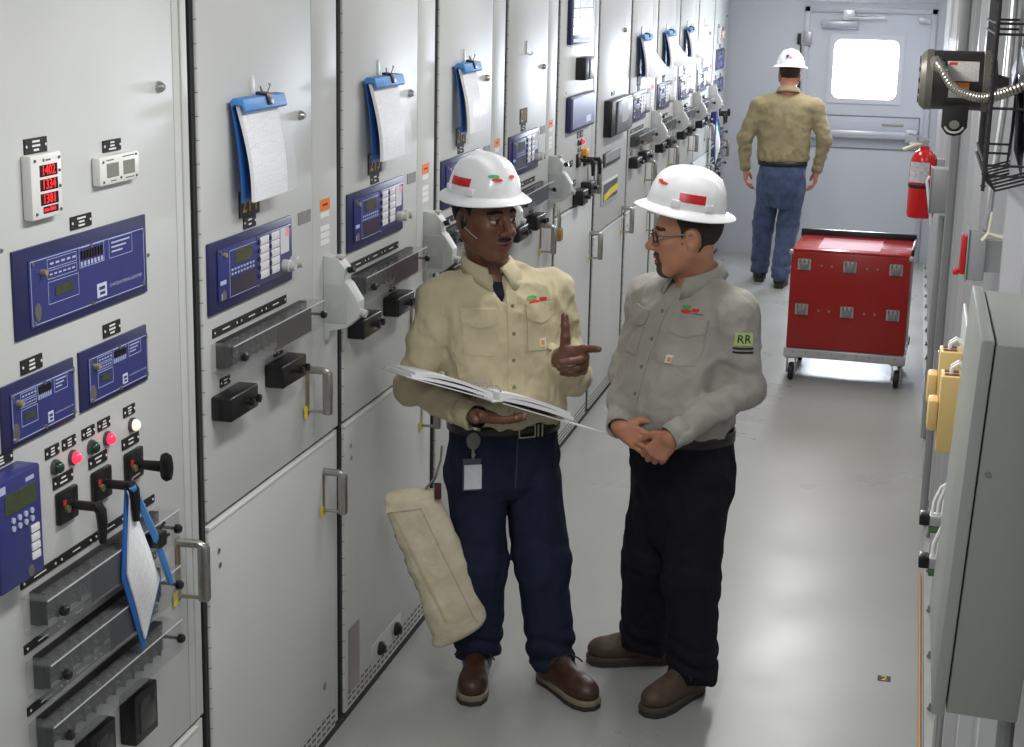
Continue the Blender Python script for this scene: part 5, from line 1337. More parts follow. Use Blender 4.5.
    blob('trousers', TF, (-0.35, -0.40, 0.03), (0.40, 0.40, sp['belt_z']+0.02), sp.get('h_cloth', 0.0062)*1.05, sp['trousers'], o)
    # ---- belt: band following the waist
    kz = sp['belt_z']; K = np.array(sp['pelvis']); cf, cl, hf, hl = (np.interp(kz-0.015, K[:, 0], K[:, i]) for i in (1, 2, 3, 4))
    mb = MB(); n = 48; ring = []
    for i in range(n):
        t = 2*math.pi*i/n; c, s = math.cos(t), math.sin(t); e = 2/2.3
        ring.append((cf + (hf+0.006)*math.copysign(abs(c)**e, c), cl + (hl+0.006)*math.copysign(abs(s)**e, s)))
    V0 = [[mb.bm.verts.new((x*(1+k*0), y, kz - 0.036 + 0.038*j)) for x, y in ring] for j, k in ((0, 0), (1, 0))]
    for i in range(n): mb.bm.faces.new((V0[0][i], V0[0][(i+1) % n], V0[1][(i+1) % n], V0[1][i]))
    bt = mb.obj('belt', mat('belt_black', (22, 20, 19), 0.4), o, sharp=60); s_ = bt.modifiers.new('thick', 'SOLIDIFY'); s_.thickness = 0.006; s_.offset = 1
    if sp.get('buckle'):
        th = math.radians(sp['buckle']); mb = MB(); mb.box(0, 0.005, -0.030, 0.030, -0.022, -0.017, 0.001); mb.box(0, 0.005, -0.030, 0.030, 0.017, 0.022, 0.001); mb.box(0, 0.005, -0.030, -0.025, -0.022, 0.022, 0.001); mb.box(0, 0.005, 0.025, 0.030, -0.022, 0.022, 0.001); mb.box(0, 0.004, 0.036, 0.042, -0.021, 0.021, 0.001); mb.box(0, 0.004, 0.05, 0.056, -0.021, 0.021, 0.001)
        bk = mb.obj('buckle', mat('buckle_metal', (170, 166, 150), 0.3, 0.8), bt); bk.location = (cf + (hf+0.013)*math.cos(th), cl + (hl+0.010)*math.sin(th), kz-0.017); bk.rotation_euler = (0, 0, th*0.5)
    # ---- collar: two leaves round the neck
    if sp.get('collar'):
        g0, tilt = sp['collar']; mb = MB(); n = 30; rows = []
        ax = (nt-nb)/np.linalg.norm(nt-nb)
        for i in range(n+1):
            t = -math.pi + g0 + (2*math.pi-2*g0)*i/n; t += math.pi   # starts and ends at the front (t=0)
            u = abs((i/n)-0.5)*2                       # 1 at the front ends
            pt = u**3
            prof = [(0.062, 0.004), (0.063, 0.030 - 0.012*pt), (0.068, 0.040 - 0.016*pt), (0.075, 0.036 - 0.020*pt), (0.084 + 0.010*pt, 0.014 - 0.030*pt), (0.090 + 0.022*pt, -0.002 - 0.052*pt)]
            row = []
            for r_, z_ in prof:
                c = nb + ax*(0.018 + z_) + np.array([0.010*math.cos(t) + tilt*math.cos(t)*0.0, 0, -0.016*math.cos(t)])
                row.append(tuple(c + np.array([r_*1.02*math.cos(t), r_*1.04*math.sin(t), 0])))
            rows.append(row)
        mb.grid(rows); co = mb.obj('collar', sp['shirt'], o, sharp=None); s_ = co.modifiers.new('thick', 'SOLIDIFY'); s_.thickness = 0.004; s_.offset = 0
    # ---- cuffs
    for S_, E_, W_ in sp['arms']:
        E_, W_ = np.array(E_), np.array(W_); ax = (W_-E_)/np.linalg.norm(W_-E_); rs = sp.get('sleeve', 1.0)
        mb = MB(); mb.cyl(tuple(W_-ax*0.052), tuple(W_+ax*0.010), 0.0455*rs, 28, 0.0430*rs, cap=False)
        cu = mb.obj('cuff', sp['shirt'], o, sharp=60); s_ = cu.modifiers.new('thick', 'SOLIDIFY'); s_.thickness = 0.005; s_.offset = -1
        mb = MB(); u = Vector(ax).orthogonal().normalized()
    for b in sp['boots']: boot(o, O, hd, *b)
    return o, SF, TF
# ------------------------------------------------------------------ the people
def fabric(name, rgb, rough=0.85, var=0.08, bs=900, sheen=0.15, wr=0.30):
    fresh = name not in _mats
    m = mat(name, rgb, rough, 0, var=var, scale=14, bump=0.25, bscale=bs, spec=0.2, sheen=sheen)
    if fresh and wr:
        nt = m.node_tree; b = nt.nodes['Principled BSDF']; tc = nt.nodes.new('ShaderNodeTexCoord')
        n = nt.nodes.new('ShaderNodeTexNoise'); n.inputs['Scale'].default_value = 20; n.inputs['Detail'].default_value = 3; n.inputs['Distortion'].default_value = 0.6
        nt.links.new(tc.outputs['Object'], n.inputs['Vector'])
        bp = nt.nodes.new('ShaderNodeBump'); bp.inputs['Strength'].default_value = wr; bp.inputs['Distance'].default_value = 0.018
        nt.links.new(n.outputs['Fac'], bp.inputs['Height'])
        old = b.inputs['Normal'].links[0].from_socket; nt.links.new(old, bp.inputs['Normal']); nt.links.new(bp.outputs['Normal'], b.inputs['Normal'])
    return m
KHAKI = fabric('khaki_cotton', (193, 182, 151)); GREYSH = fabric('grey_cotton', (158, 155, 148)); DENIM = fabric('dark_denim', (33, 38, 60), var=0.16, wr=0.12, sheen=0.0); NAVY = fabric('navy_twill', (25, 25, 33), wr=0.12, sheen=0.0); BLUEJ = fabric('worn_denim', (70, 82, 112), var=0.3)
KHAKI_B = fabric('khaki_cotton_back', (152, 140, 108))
def skin_mat(name, rgb, rough=0.5):
    m = mat(name, rgb, rough, 0, var=0.06, scale=25, bump=0.08, bscale=300, spec=0.45); b = m.node_tree.nodes['Principled BSDF']
    b.inputs['Subsurface Weight'].default_value = 0.08; b.inputs['Subsurface Radius'].default_value = (0.010, 0.004, 0.002); b.inputs['Subsurface Scale'].default_value = 0.5
    return m
SK_D = skin_mat('skin_deep', (106, 71, 54), 0.45); SK_L = skin_mat('skin_tan', (180, 126, 99), 0.48); SK_B = skin_mat('skin_ruddy', (190, 124, 100), 0.5)
RELAX = dict(curl=[(18, 22, 14), (22, 26, 16), (26, 28, 18), (30, 30, 18)], splay=(3, 0, -3, -7), thumb=[(48, -18), (30, -16), (18, -14)])

def chest_pocket(o, F, sp_mat, cl, cz, w, h, d, name='chest_pocket', ang=0.0):
    dv = np.array(d, float); dv /= np.linalg.norm(dv); u = np.cross((0, 0, 1), -dv); u /= np.linalg.norm(u)
    o0 = np.array([0.35, cl, cz]) if ang == 0 else np.array(ang)
    p = decal(name, F, rect_grid(o0, u, (0, 0, 1), w, h, 8, 8), dv, 0.0035, sp_mat, o, 0.004)
    def flap(a, b):
        return (a, b if b > -0.49 else b - 0.22*(1-abs(a)*2))
    fl = decal('pocket_flap', F, rect_grid(o0 + np.array([0, 0, h*0.5]), u, (0, 0, 1), w*1.06, h*0.34, 8, 4, lambda a, b: (a, b - (0.5-b)*0.45*(1-abs(a)*2)**0.7)), dv, 0.0075, sp_mat, p, 0.004)
    return p
def wear_logo(o, F, origin, u, d, s=1.0):
    def disc(a, b):
        rr = max(abs(a), abs(b))*2; ang = math.atan2(b, a); return (rr*0.5*math.cos(ang), rr*0.5*math.sin(ang))
    u = np.array(u, float); v = np.array([0, 0, 1.0]); O_ = np.array(origin, float)
    a = decal('shirt_logo', F, rect_grid(O_ + v*0.006*s, u, v, 0.034*s, 0.012*s, 6, 4, disc), d, 0.0025, mat('logo_green', (84, 152, 84), 0.7), o, 0.002)
    decal('logo_red', F, rect_grid(O_ + u*0.006*s - v*0.006*s, u, v, 0.036*s, 0.011*s, 6, 4, disc), d, 0.003, mat('logo_red', (204, 44, 44), 0.7), a, 0.002)
    decal('logo_tab', F, rect_grid(O_ + u*0.036*s, u, v, 0.022*s, 0.009*s, 4, 2), d, 0.0025, mat('logo_red', (204, 44, 44)), a, 0.002)
    decal('logo_line', F, rect_grid(O_ + u*0.045*s - v*0.009*s, u, v, 0.040*s, 0.0025*s, 4, 1), d, 0.0025, mat('logo_grey', (110, 106, 100), 0.7), a, 0.002)

# ---------------- man with the binder
HATM_L = [('band', -93, 0.042, 0.086, 0.025, None), ('dab', -22, 0.066, 0.036, 0.011, (90, 170, 110)), ('dab', -18, 0.056, 0.034, 0.010, (214, 60, 60)), ('dab', 4, 0.064, 0.022, 0.009, (214, 60, 60))]
EL_R, WR_R = (-0.02, -0.300, 1.020), (0.215, -0.165, 0.980)
EL_L, WR_L = (0.0, 0.235, 1.035), (0.185, 0.135, 1.140)
spL = dict(O=(0.380, 4.985, 0), heading=-60, skin=SK_D, lip_mat=skin_mat('lip_deep', (104, 62, 50), 0.45), brow_mat=mat('brow_black', (26, 18, 15), 0.9),
    head_pos=(0.030, -0.085, 1.582), head_turn=(26, 4, 2), head_scale=1.08, face=dict(nose=1.35, lip=1.0, jaw=1.05), tee=(fabric('tee_navy', (26, 28, 44)), 1.395), neck_base=(-0.02, -0.045, 1.395),
    torso=[(0.906, 0.006, 0.005, 0.134, 0.184), (0.93, 0.012, 0.005, 0.148, 0.196), (1.00, 0.012, 0.0, 0.148, 0.196), (1.12, 0.008, -0.01, 0.138, 0.190), (1.24, 0.0, -0.02, 0.130, 0.198), (1.32, -0.008, -0.025, 0.112, 0.190), (1.37, -0.015, -0.03, 0.090, 0.140), (1.405, -0.018, -0.035, 0.065, 0.075)],
    arms=[((-0.015, -0.215, 1.315), EL_R, WR_R), ((-0.015, 0.160, 1.322), EL_L, WR_L)],
    pelvis=[(0.66, 0.0, 0.0, 0.10, 0.14), (0.70, -0.005, 0.0, 0.128, 0.180), (0.80, -0.008, 0.0, 0.136, 0.186), (0.90, 0.0, 0.0, 0.128, 0.176), (0.915, 0.0, 0.0, 0.126, 0.174)],
    legs=[((0.0, -0.085, 0.76), (0.030, -0.084, 0.42), (0.000, -0.072, 0.085)), ((0.0, 0.092, 0.76), (0.070, 0.122, 0.42), (0.108, 0.155, 0.085))],
    belt_z=0.915, cuff_z=0.070, seed=11, shirt=KHAKI, trousers=DENIM, collar=(0.30, 0), vneck=((0.085, 0.0, 0.03), (0.12, 0.0, -0.10)), buckle=12, leg_r=(0.104, 0.090, 0.076),
    hands=[dict(wrist=WR_R, elbow=EL_R, dir=(0.72, 0.69, 0.02), dorsal=(0.12, -0.16, -0.98), thumb_left=True, pose=dict(curl=[(4, 8, 6), (6, 8, 6), (8, 10, 8), (10, 12, 8)], splay=(6, 2, -3, -8), thumb=[(70, 6), (55, 8), (45, 8)])),
           dict(wrist=WR_L, elbow=EL_L, dir=(0.88, 0.42, 0.16), dorsal=(-0.42, 0.88, 0.05), thumb_left=False, scale=1.14, pose=dict(curl=[(12, 6, 4), (62, 48, 25), (72, 52, 28), (80, 52, 28)], splay=(4, 0, -4, -8), thumb=[(78, 0), (88, 6), (92, 8)]))],
    boots=[((0.318, 4.925, 0), -80, mat('boot_brown', (66, 40, 30), 0.45, var=0.25, scale=30), (128, 118, 98), 1.0, True), ((0.590, 4.940, 0), -42, mat('boot_brown', (66, 40, 30)), (128, 118, 98), 1.0)],
    hair=(mat('hair_black', (20, 16, 15), 0.9), lambda P: np.maximum.reduce([P[:, 0]-0.014-0.4*np.maximum(P[:, 2]-0.0, 0), -(P[:, 2]+0.035-0.4*np.maximum(P[:, 0]+0.02, 0)), P[:, 2]-0.075, -(np.hypot((P[:, 0]+0.008)/0.030, (P[:, 2]+0.012)/0.042)-1)*0.03])),
    beard=(mat('moustache_dark', (50, 34, 28), 0.9), lambda P: np.maximum.reduce([0.088-P[:, 0], np.abs(P[:, 1])-0.025, np.abs(P[:, 2]+0.0535)-0.0040])),
    hat_marks=HATM_L, hat_tilt=-1, gaze=0.6)
pL, SFL, TFL = build_person(spL)
tag(pL, 'man in khaki shirt and dark jeans, white hard hat, holding an open binder', 'person')
DN = np.array([-1.0, 0, 0])
chest_pocket(pL, SFL, KHAKI, -0.118, 1.215, 0.105, 0.125, DN); chest_pocket(pL, SFL, KHAKI, 0.085, 1.225, 0.098, 0.125, DN)
decal('placket', SFL, rect_grid((0.35, -0.012, 1.14), (0, 1, 0), (0, 0, 1), 0.034, 0.42, 3, 30), DN, 0.0035, KHAKI, pL, 0.004)
for i in range(5):
    z = 1.305-0.085*i; H = hit(SFL, [[0.35, -0.012, z]], DN)[0]; mb = MB(); mb.lathe([(0.006, 0.003), (0.006, 0.0065), (0.002, 0.0065)], tuple(H), 'x', 10); mb.obj('button', mat('button_tan', (132, 118, 88), 0.5), pL)
wear_logo(pL, SFL, (0.35, 0.058, 1.318), (0, 1, 0), DN, 1.15)
p = decal('breast_patch', SFL, rect_grid((0.35, 0.090, 1.185), (0, 1, 0), (0, 0, 1), 0.022, 0.026, 3, 3), DN, 0.0055, mat('patch_white', (214, 206, 200), 0.7), pL, 0.003)
decal('patch_mark', SFL, rect_grid((0.35, 0.090, 1.185), (0, 1, 0), (0, 0, 1), 0.012, 0.014, 3, 3), DN, 0.0065, mat('patch_orange', (220, 140, 60), 0.7), p, 0.003)
# jeans fly seam and front pockets
decal('fly_seam', TFL, rect_grid((0.35, 0.010, 0.79), (0, 1, 0), (0, 0, 1), 0.004, 0.17, 1, 14), DN, 0.0015, fabric('denim_seam', (62, 66, 96)), pL, 0.003)
# earpiece with boom
hR, hT = euler(*spL['head_turn']), np.array(spL['head_pos'])
hs_ = empty('headset', (0, 0, 0), 0, pL); hs_.matrix_local = Matrix(M4(hR, hT).tolist())
mb = MB(); mb.sphere((0.002, -0.090, -0.012), 0.013, 12, (1, 0.6, 1.6)); mb.tube([(-0.02, -0.086, 0.02), (-0.028, -0.088, -0.005), (-0.018, -0.088, -0.035)], 0.003, 6); mb.obj('ear_body', BLACK(), hs_)
mb = MB(); mb.tube([(0.006, -0.092, -0.022), (0.03, -0.084, -0.040), (0.052, -0.074, -0.056)], 0.0020, 6); mb.obj('boom', mat('boom_silver', (140, 134, 128), 0.4, 0.5), hs_)
# wrist watch strap on the binder hand
ax = np.array(WR_R)-np.array(EL_R); ax /= np.linalg.norm(ax)
d_ = np.array((0.72, 0.69, 0.02)); d_ /= np.linalg.norm(d_)
mb = MB(); c0 = np.array(WR_R) + d_*0.012; mb.cyl(tuple(c0), tuple(c0 + d_*0.022), 0.0300, 24, 0.0300, cap=False); wo = mb.obj('watch', BLACK(), pL); s_ = wo.modifiers.new('thick', 'SOLIDIFY'); s_.thickness = 0.004; s_.offset = 1
wb = MB(); wb.cyl(tuple(c0 + d_*0.011 + np.array((0.012, -0.012, -0.030))), tuple(c0 + d_*0.011 + np.array((0.014, -0.014, -0.038))), 0.017, 16); wb.obj('watch_case', STEEL(), wo)

def to_world(sp, p):
    return np.array(sp['O']) + rotz(math.radians(sp['heading'])) @ np.array(p, float)
# ---- open ring binder lying on his right hand
def binder():
    c = to_world(spL, (0.265, -0.115, 1.020)); r = empty('ring_binder', tuple(c), math.radians(-60 + 6)); tag(r, 'open white ring binder with loose printed pages resting on a hand', 'binder')
    wh = mat('binder_white', (226, 226, 228), 0.35)
    # local: x towards the camera side (forward), y left; covers tilt about the spine
    def plate(name, y0, y1, slope, x0, x1, z0, th, m, par, n=6, bow=0.0, tiltx=0.0):
        P = []
        for i in range(n+1):
            y = y0 + (y1-y0)*i/n; row = []
            for j in range(3):
                x = x0 + (x1-x0)*j/2; t = i/n
                row.append((x, y, z0 + slope*abs(y) + bow*math.sin(math.pi*t) + tiltx*(x-x1)))
            P.append(row)
        return MB().grid(P, (0, 0, -th)).obj(name, m, par, sharp=40)
    TX = 0.12
    cv1 = plate('cover', -0.018, -0.295, 0.34, -0.235, 0.045, 0.030, 0.004, wh, r, tiltx=TX)
    cv2 = plate('cover', 0.018, 0.395, -0.36, -0.235, 0.045, 0.030, 0.004, wh, r, tiltx=TX)
    plate('spine', -0.018, 0.018, 0.0, -0.235, 0.045, 0.030, 0.004, wh, r, n=2, tiltx=TX)
    pg = print_mat('binder_page', (236, 236, 238), (150, 152, 160), 40.0, 18.0, 0.45)
    for k in range(2): plate('page', -0.012, -0.275+0.012*k, 0.325, -0.226, 0.038-0.004*k, 0.042+0.009*k, 0.0102, pg, r, bow=0.006+0.006*k, tiltx=TX)
    for k in range(2): plate('page', 0.012, 0.262-0.010*k, -0.345, -0.226, 0.038-0.004*k, 0.046+0.011*k, 0.0125, pg, r, bow=0.006+0.004*k, tiltx=TX)
    for k in range(3):
        x = -0.18+0.09*k; mb = MB(); mb.tube([(x, 0.032*math.cos(a), 0.030 + TX*(x-0.045) + 0.046*math.sin(a)) for a in [math.pi*i/12 for i in range(13)]], 0.003, 6); mb.obj('ring', mat('ring_chrome', (206, 204, 198), 0.25, 0.7), r)
binder()
# ---- canvas glove bag hanging from the belt, and the id badge
def glove_bag():
    # front outline in the picture plane of the bag: a tilted slab
    c = to_world(spL, (0.06, -0.235, 0.645)); r = empty('canvas_bag', tuple(c), math.radians(-66)); tag(r, 'worn cream canvas glove bag hanging from the belt of the man with the binder', 'bag')
    cv = fabric('canvas_cream', (214, 203, 178), var=0.16, bs=500)
    F = Field()
    def slab(P):
        z = P[:, 2]; t = np.clip((0.06-z)/0.52, 0, 1)
        cy = -0.095 + 0.190*t; hy = 0.094 + 0.012*t; hx = 0.022 + 0.036*np.sin(np.clip(t, 0, 1)*math.pi*0.75)
        q = (np.abs((P[:, 0])/hx)**2.6 + np.abs((P[:, 1]-cy)/hy)**3.2)**(1/2.9)
        d = (q-1)*np.minimum(hx, hy)
        ends = np.maximum(z-0.06-0.10*(P[:, 1]-cy), -0.455+0.50*(P[:, 1]-cy) - z)
        return smax(d, ends*0.95, 0.03)
    F.add(slab); F.warp(waves(0.004, 24, 4, ridge=True)); F.warp(waves(0.0015, 90, 8))
    o = blob('bag_body', F, (-0.10, -0.26, -0.56), (0.10, 0.26, 0.12), 0.006, cv, r)
    G = np.zeros((2, 31, 3))
    for j in range(31):
        t = 0.06+0.80*j/30; z = 0.045-0.50*t
        for i in range(2): G[i, j] = (0.2, -0.105+0.235*t + 0.026 + 0.010*i, z)
    decal('seam_fold', F, G, (-1, 0, 0), 0.005, cv, o, 0.004)
    for j in range(31):
        t = 0.06+0.80*j/30
        for i in range(2): G[i, j] = (0.2, -0.105+0.235*t - 0.074 + 0.008*i, 0.045-0.50*t)
    decal('edge_binding', F, G, (-1, 0, 0), 0.004, fabric('binding_cream', (206, 192, 158)), o, 0.004)
    G2 = np.zeros((9, 3, 3))
    for i in range(9):
        for j in range(3): G2[i, j] = (0.2, -0.170+0.016*i, -0.012 + 0.014*j + 0.002*i)
    decal('top_flap', F, G2, (-1, 0, 0), 0.006, cv, o, 0.004)
    for i in range(5):
        z = -0.10-0.045*i; y = -0.105+0.235*(0.06-z)/0.52 - 0.0
        decal('stencil_mark', F, rect_grid((0.0, y-0.15, z), (1, 0, 0), (0, -0.2, 1), 0.016, 0.014, 3, 3), (0, 1, 0), 0.002, mat('stencil_navy', (50, 54, 80), 0.8), o, 0.002)
    mb = MB(); mb.tube([(0.012, -0.04, 0.06), (0.020, -0.01, 0.10), (0.030, 0.005, 0.16), (0.02, 0.01, 0.205)], 0.0045, 6); mb.obj('hook_strap', STEEL(), r)
    mb = MB(); mb.box(0.030, 0.042, -0.015, 0.007, 0.03, 0.085, 0.004); mb.obj('leather_tab', mat('tab_maroon', (72, 28, 26), 0.6), r)
glove_bag()
def badge():
    H = hit(TFL, [[0.35, -0.132, 0.768]], DN)[0]; c = to_world(spL, H + np.array([0.010, 0, 0])); r = empty('id_badge', tuple(c), math.radians(-62)); r.scale = (1.2, 1.2, 1.2); tag(r, 'white id badge hanging on a clip reel from the belt', 'badge')
    B(0.0, 0.003, -0.028, 0.028, -0.055, 0.035, 0.001).obj('badge_holder', mat('holder_grey', (70, 72, 84), 0.4), r)
    B(0.003, 0.004, -0.024, 0.024, -0.050, 0.018).obj('badge_card', mat('card_white', (206, 208, 214), 0.5, var=0.05, scale=60), r)
    mb = MB(); mb.cyl((0.0, 0, 0.035), (0.0, 0, 0.062), 0.004, 8); mb.cyl((0.002, 0, 0.046), (0.006, 0, 0.046), 0.006, 8); mb.obj('clip', STEEL(), r)
    mb = MB(); mb.lathe([(0.016, -0.003), (0.020, 0.0), (0.018, 0.006), (0.008, 0.008)], (0.0, 0, 0.085), 'x', 18)
    for v in mb.bm.verts: v.co.z = 0.085 + (v.co.z-0.085)*1.3
    mb.obj('reel', mat('reel_metal', (120, 118, 112), 0.3, 0.7), r)
badge()

# ---------------- man in the grey shirt
EL2, WR2 = (-0.030, 0.258, 1.085), (0.240, 0.212, 0.955)
EL3, WR3 = (0.055, -0.200, 1.055), (0.262, 0.000, 0.942)
HATM_R = [('band', 94, 0.036, 0.082, 0.027, None), ('dab', 28, 0.066, 0.030, 0.009, (214, 60, 60)), ('dab', 18, 0.072, 0.024, 0.008, (214, 60, 60)), ('box', 126, 0.020, 0.018, 0.012, (110, 150, 140))]
spR = dict(O=(0.945, 5.085, 0), heading=-128, skin=SK_L, lip_mat=skin_mat('lip_tan', (170, 96, 84), 0.45), brow_mat=mat('brow_brown', (52, 38, 30), 0.9),
    tee=(fabric('tee_grey', (190, 186, 178)), 1.37), hat_up=0.082, head_pos=(0.045, 0.040, 1.545), head_turn=(-40, 6, 0), head_scale=1.04, face=dict(nose=1.0, lip=0.85, jaw=1.06), neck_base=(-0.020, 0.030, 1.385),
    torso=[(0.906, 0.03, 0.02, 0.166, 0.178), (0.93, 0.035, 0.02, 0.180, 0.188), (1.00, 0.045, 0.02, 0.188, 0.192), (1.10, 0.035, 0.02, 0.170, 0.188), (1.22, 0.005, 0.02, 0.142, 0.192), (1.31, -0.010, 0.022, 0.118, 0.188), (1.36, -0.016, 0.025, 0.092, 0.140), (1.395, -0.02, 0.03, 0.065, 0.075)],
    arms=[((-0.020, 0.205, 1.312), EL2, WR2), ((-0.010, -0.170, 1.305), EL3, WR3)],
    pelvis=[(0.50, 0.0, 0.02, 0.09, 0.11), (0.68, -0.005, 0.02, 0.140, 0.170), (0.80, 0.0, 0.02, 0.150, 0.178), (0.90, 0.015, 0.02, 0.150, 0.170), (0.915, 0.015, 0.02, 0.148, 0.168)],
    legs=[((0.0, 0.105, 0.76), (0.030, 0.118, 0.42), (0.010, 0.125, 0.085)), ((0.0, -0.068, 0.76), (0.010, -0.100, 0.42), (-0.030, -0.150, 0.085))],
    belt_z=0.915, cuff_z=0.060, seed=31, shirt=GREYSH, trousers=NAVY, collar=(0.34, 0), vneck=((0.085, 0.0, 0.03), (0.12, 0.0, -0.06)), leg_r=(0.104, 0.090, 0.080), sleeve=0.98,
    hands=[dict(wrist=WR2, elbow=EL2, dir=(0.22, -0.55, -0.78), dorsal=(0.85, 0.45, 0.0), thumb_left=False, scale=0.92, pose=dict(curl=[(28, 30, 20), (32, 34, 22), (36, 36, 24), (42, 38, 24)], splay=(2, 0, -2, -4), thumb=[(40, -22), (24, -24), (12, -24)])),
           dict(wrist=WR3, elbow=EL3, dir=(-0.12, 0.93, -0.32), dorsal=(0.92, 0.12, 0.30), thumb_left=True, scale=0.9, pose=RELAX)],
    boots=[((1.020, 4.985, 0), -119, mat('boot_taupe', (76, 62, 48), 0.6, var=0.25, scale=30), (70, 62, 52), 1.0), ((0.856, 5.238, 0), -163, mat('boot_taupe', (92, 76, 58)), (70, 62, 52), 1.0)],
    hair=(mat('hair_brown', (46, 36, 30), 0.9), lambda P: np.maximum.reduce([P[:, 0]-0.022-0.3*np.maximum(P[:, 2]-0.02, 0), -(P[:, 2]+0.050-0.9*np.maximum(P[:, 0]+0.01, 0)), P[:, 2]-0.075, -(np.hypot((P[:, 0]+0.010)/0.028, (P[:, 2]+0.012)/0.040)-1)*0.03])),
    beard=(mat('goatee_dark', (72, 56, 46), 0.9), lambda P: np.maximum.reduce([0.066-P[:, 0], np.abs(P[:, 1])-0.029, P[:, 2]+0.047, -np.maximum(np.maximum(np.abs(P[:, 1])-0.022, np.abs(P[:, 2]+0.071)-0.012), 0.075-P[:, 0])])),
    hat_marks=HATM_R, hat_tilt=-14)
pR, SFR, TFR = build_person(spR)
tag(pR, 'man in grey work shirt with goatee and glasses, white hard hat, hands clasped', 'person')
chest_pocket(pR, SFR, GREYSH, 0.125, 1.215, 0.110, 0.120, DN); chest_pocket(pR, SFR, GREYSH, -0.090, 1.215, 0.105, 0.120, DN)
decal('placket', SFR, rect_grid((0.40, 0.015, 1.12), (0, 1, 0), (0, 0, 1), 0.034, 0.40, 3, 30), DN, 0.0035, GREYSH, pR, 0.004)
for i in range(5):
    z = 1.30-0.085*i; H = hit(SFR, [[0.40, 0.015, z]], DN)[0]; mb = MB(); mb.lathe([(0.006, 0.003), (0.006, 0.0065), (0.002, 0.0065)], tuple(H), 'x', 10); mb.obj('button', mat('button_grey', (120, 116, 110), 0.5), pR)
wear_logo(pR, SFR, (0.35, 0.095, 1.318), (0, 1, 0), DN, 1.0)
p = decal('breast_patch', SFR, rect_grid((0.35, 0.110, 1.170), (0, 1, 0), (0, 0, 1), 0.020, 0.024, 3, 3), DN, 0.0055, mat('patch_white', (214, 206, 200)), pR, 0.003)
decal('patch_mark', SFR, rect_grid((0.35, 0.113, 1.170), (0, 1, 0), (0, 0, 1), 0.011, 0.013, 3, 3), DN, 0.0065, mat('patch_orange', (220, 140, 60)), p, 0.003)
# sleeve badge on the upper left arm
dS = np.array([-0.55, -0.83, 0.0]); uS = np.array([-0.83, 0.55, 0.0]); oS = np.array([0.16, 0.50, 1.245])
p = decal('sleeve_badge', SFR, rect_grid(oS, uS, (0, 0, 1), 0.058, 0.040, 6, 4), dS, 0.004, mat('badge_lime', (186, 206, 130), 0.7), pR, 0.004)
decal_text('badge_letters', SFR, 'RR', oS, uS, (0, 0, 1), 0.040, dS, 0.0062, mat('badge_black', (30, 32, 28), 0.7), p, 0.95)
for k in range(2): decal('badge_line', SFR, rect_grid(oS - np.array([0, 0, 0.029+0.012*k]), uS, (0, 0, 1), 0.064, 0.006, 6, 1), dS, 0.003, mat('badge_black', (30, 32, 28)), p, 0.003)
# spectacles
gR, gT = euler(*spR['head_turn']), np.array(spR['head_pos'])
gl = empty('spectacles', (0, 0, 0), 0, pR); gl.matrix_local = Matrix(M4(gR, gT).tolist())
for s in (-1, 1):
    mb = MB(); mb.tube([(0.106 - 0.22*abs(0.024*math.cos(a)*0 + 0.0) - 0.012*((s*0.033+0.024*math.cos(a))/0.06)**2, s*0.033 + 0.024*math.cos(a), 0.000 + 0.017*math.sin(a)) for a in [2*math.pi*i/20 for i in range(20)]], 0.0024, 6, closed=True); mb.obj('rim', BLACK(), gl)
    mb = MB(); mb.tube([(0.101, s*0.058, 0.008), (0.09, s*0.074, 0.009), (0.03, s*0.083, 0.010), (-0.012, s*0.086, 0.006)], 0.0026, 6); mb.obj('temple', BLACK(), gl)
    mb = MB(); V = [(0.104 - 0.012*((s*0.033+0.022*math.cos(a))/0.06)**2, s*0.033+0.022*math.cos(a), 0.015*math.sin(a)) for a in [2*math.pi*i/20 for i in range(20)]]; mb.raw(V, [tuple(range(20))]); mb.obj('lens', clear_mat('lens_glass', (220, 226, 230), 0.10, 0.03), gl)
mb = MB(); mb.tube([(0.106, -0.010, 0.004), (0.111, 0, 0.008), (0.106, 0.010, 0.004)], 0.0024, 6); mb.obj('bridge', BLACK(), gl)

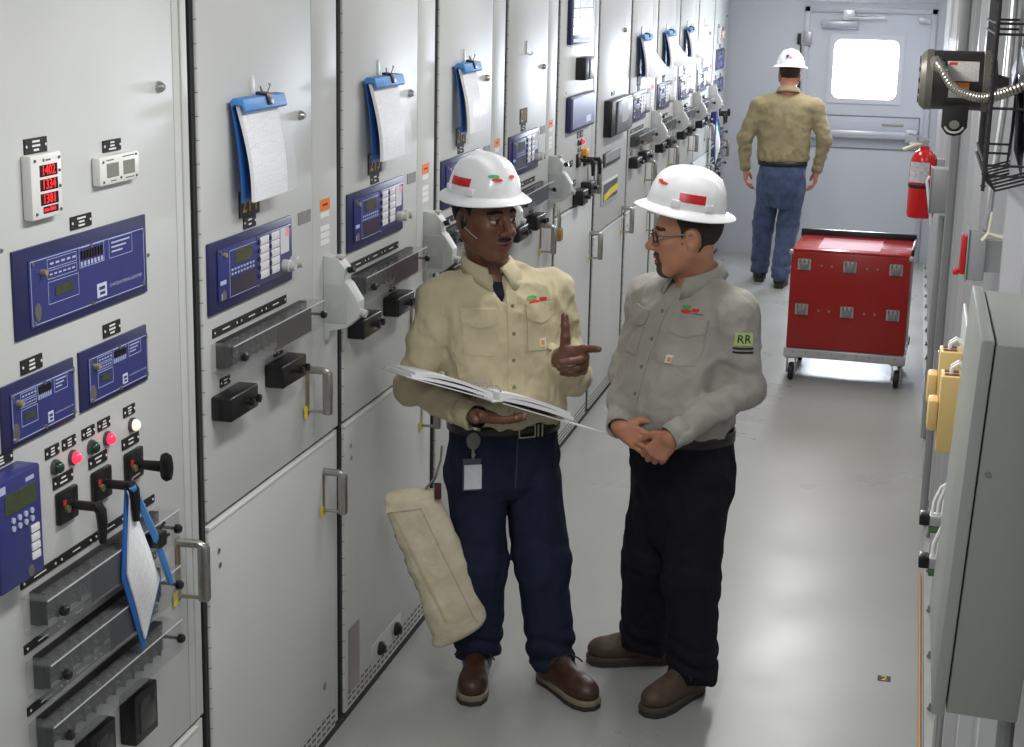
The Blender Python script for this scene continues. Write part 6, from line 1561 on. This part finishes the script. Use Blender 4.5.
# ---------------- man walking away
ELB_L, WRB_L = (-0.02, 0.315, 1.150), (0.02, 0.300, 0.910)
ELB_R, WRB_R = (-0.03, -0.300, 1.160), (0.02, -0.255, 0.915)
spB = dict(trap=0.08, O=(0.660, 12.86, 0), heading=92, skin=SK_B, lip_mat=SK_B, brow_mat=mat('brow_brown', (52, 38, 30)),
    head_pos=(0.045, 0.0, 1.650), head_turn=(0, 6, 0), neck_base=(-0.01, 0.0, 1.495), h_head=0.005, h_hand=0.004, h_cloth=0.010,
    wr=0.6, torso=[(0.978, 0.0, 0.01, 0.140, 0.188), (1.00, 0.0, 0.01, 0.152, 0.200), (1.10, 0.0, 0.01, 0.146, 0.205), (1.25, -0.005, 0.01, 0.136, 0.205), (1.36, -0.01, 0.005, 0.125, 0.205), (1.43, -0.012, 0.0, 0.105, 0.180), (1.47, -0.012, 0.0, 0.085, 0.120), (1.50, -0.01, 0.0, 0.06, 0.07)],
    arms=[((-0.015, 0.215, 1.405), ELB_L, WRB_L), ((-0.015, -0.210, 1.405), ELB_R, WRB_R)],
    pelvis=[(0.62, 0.0, 0.01, 0.11, 0.13), (0.74, -0.02, 0.01, 0.140, 0.180), (0.88, -0.015, 0.01, 0.145, 0.185), (0.97, 0.0, 0.01, 0.132, 0.180), (0.985, 0.0, 0.01, 0.130, 0.178)],
    legs=[((0.0, 0.105, 0.82), (0.09, 0.135, 0.46), (0.10, 0.150, 0.10)), ((0.0, -0.085, 0.82), (0.02, -0.055, 0.46), (-0.15, -0.025, 0.10))],
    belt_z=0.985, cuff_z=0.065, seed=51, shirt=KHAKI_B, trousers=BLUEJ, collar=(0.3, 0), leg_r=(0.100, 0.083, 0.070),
    hands=[dict(wrist=WRB_L, elbow=ELB_L, dir=(0.15, -0.06, -0.98), dorsal=(0.05, 1.0, 0.0), thumb_left=False, pose=RELAX), dict(wrist=WRB_R, elbow=ELB_R, dir=(0.15, 0.06, -0.98), dorsal=(0.05, -1.0, 0.0), thumb_left=True, pose=RELAX)],
    boots=[((0.508, 13.000, 0), 95, mat('boot_dark', (52, 38, 32), 0.5), (60, 54, 48), 1.0), ((0.690, 12.755, 0), 88, mat('boot_dark', (52, 38, 32)), (60, 54, 48), 1.0)],
    hair=(mat('hair_brown', (46, 36, 30)), lambda P: np.maximum.reduce([P[:, 0]-0.02, -(P[:, 2]+0.060-0.9*np.maximum(P[:, 0]+0.01, 0)), P[:, 2]-0.075, -(np.hypot((P[:, 0]+0.010)/0.028, (P[:, 2]+0.012)/0.040)-1)*0.03])),
    hat_marks=[('box', 171, 0.066, 0.020, 0.022, (60, 70, 130)), ('box', 183, 0.068, 0.030, 0.024, (226, 140, 140))], hat_tilt=-3)
pB, SFB, TFB = build_person(spB)
tag(pB, 'man in khaki shirt and blue jeans walking away toward the exit door, white hard hat', 'person')

# pieces too small to pick apart in the photograph stay joined as fine detail of their part
for o in bpy.data.objects:
    if o.parent and o.name.split('.')[0] in ('hinge_joint', 'button_cap', 'face_screw', 'meter_print', 'engraving', 'printed_lines', 'terminal_stud', 'barrier', 'rivet', 'target_indicator', 'keypad', 'door_screw', 'button_rivet', 'vent_hole', 'laces', 'led_digits', 'maker_name', 'badge_mark', 'wire_guard', 'guard_edge', 'plate_number', 'badge_letters', 'wire_slot', 'lead_wire', 'corner_cap'):
        o['kind'] = 'stuff'
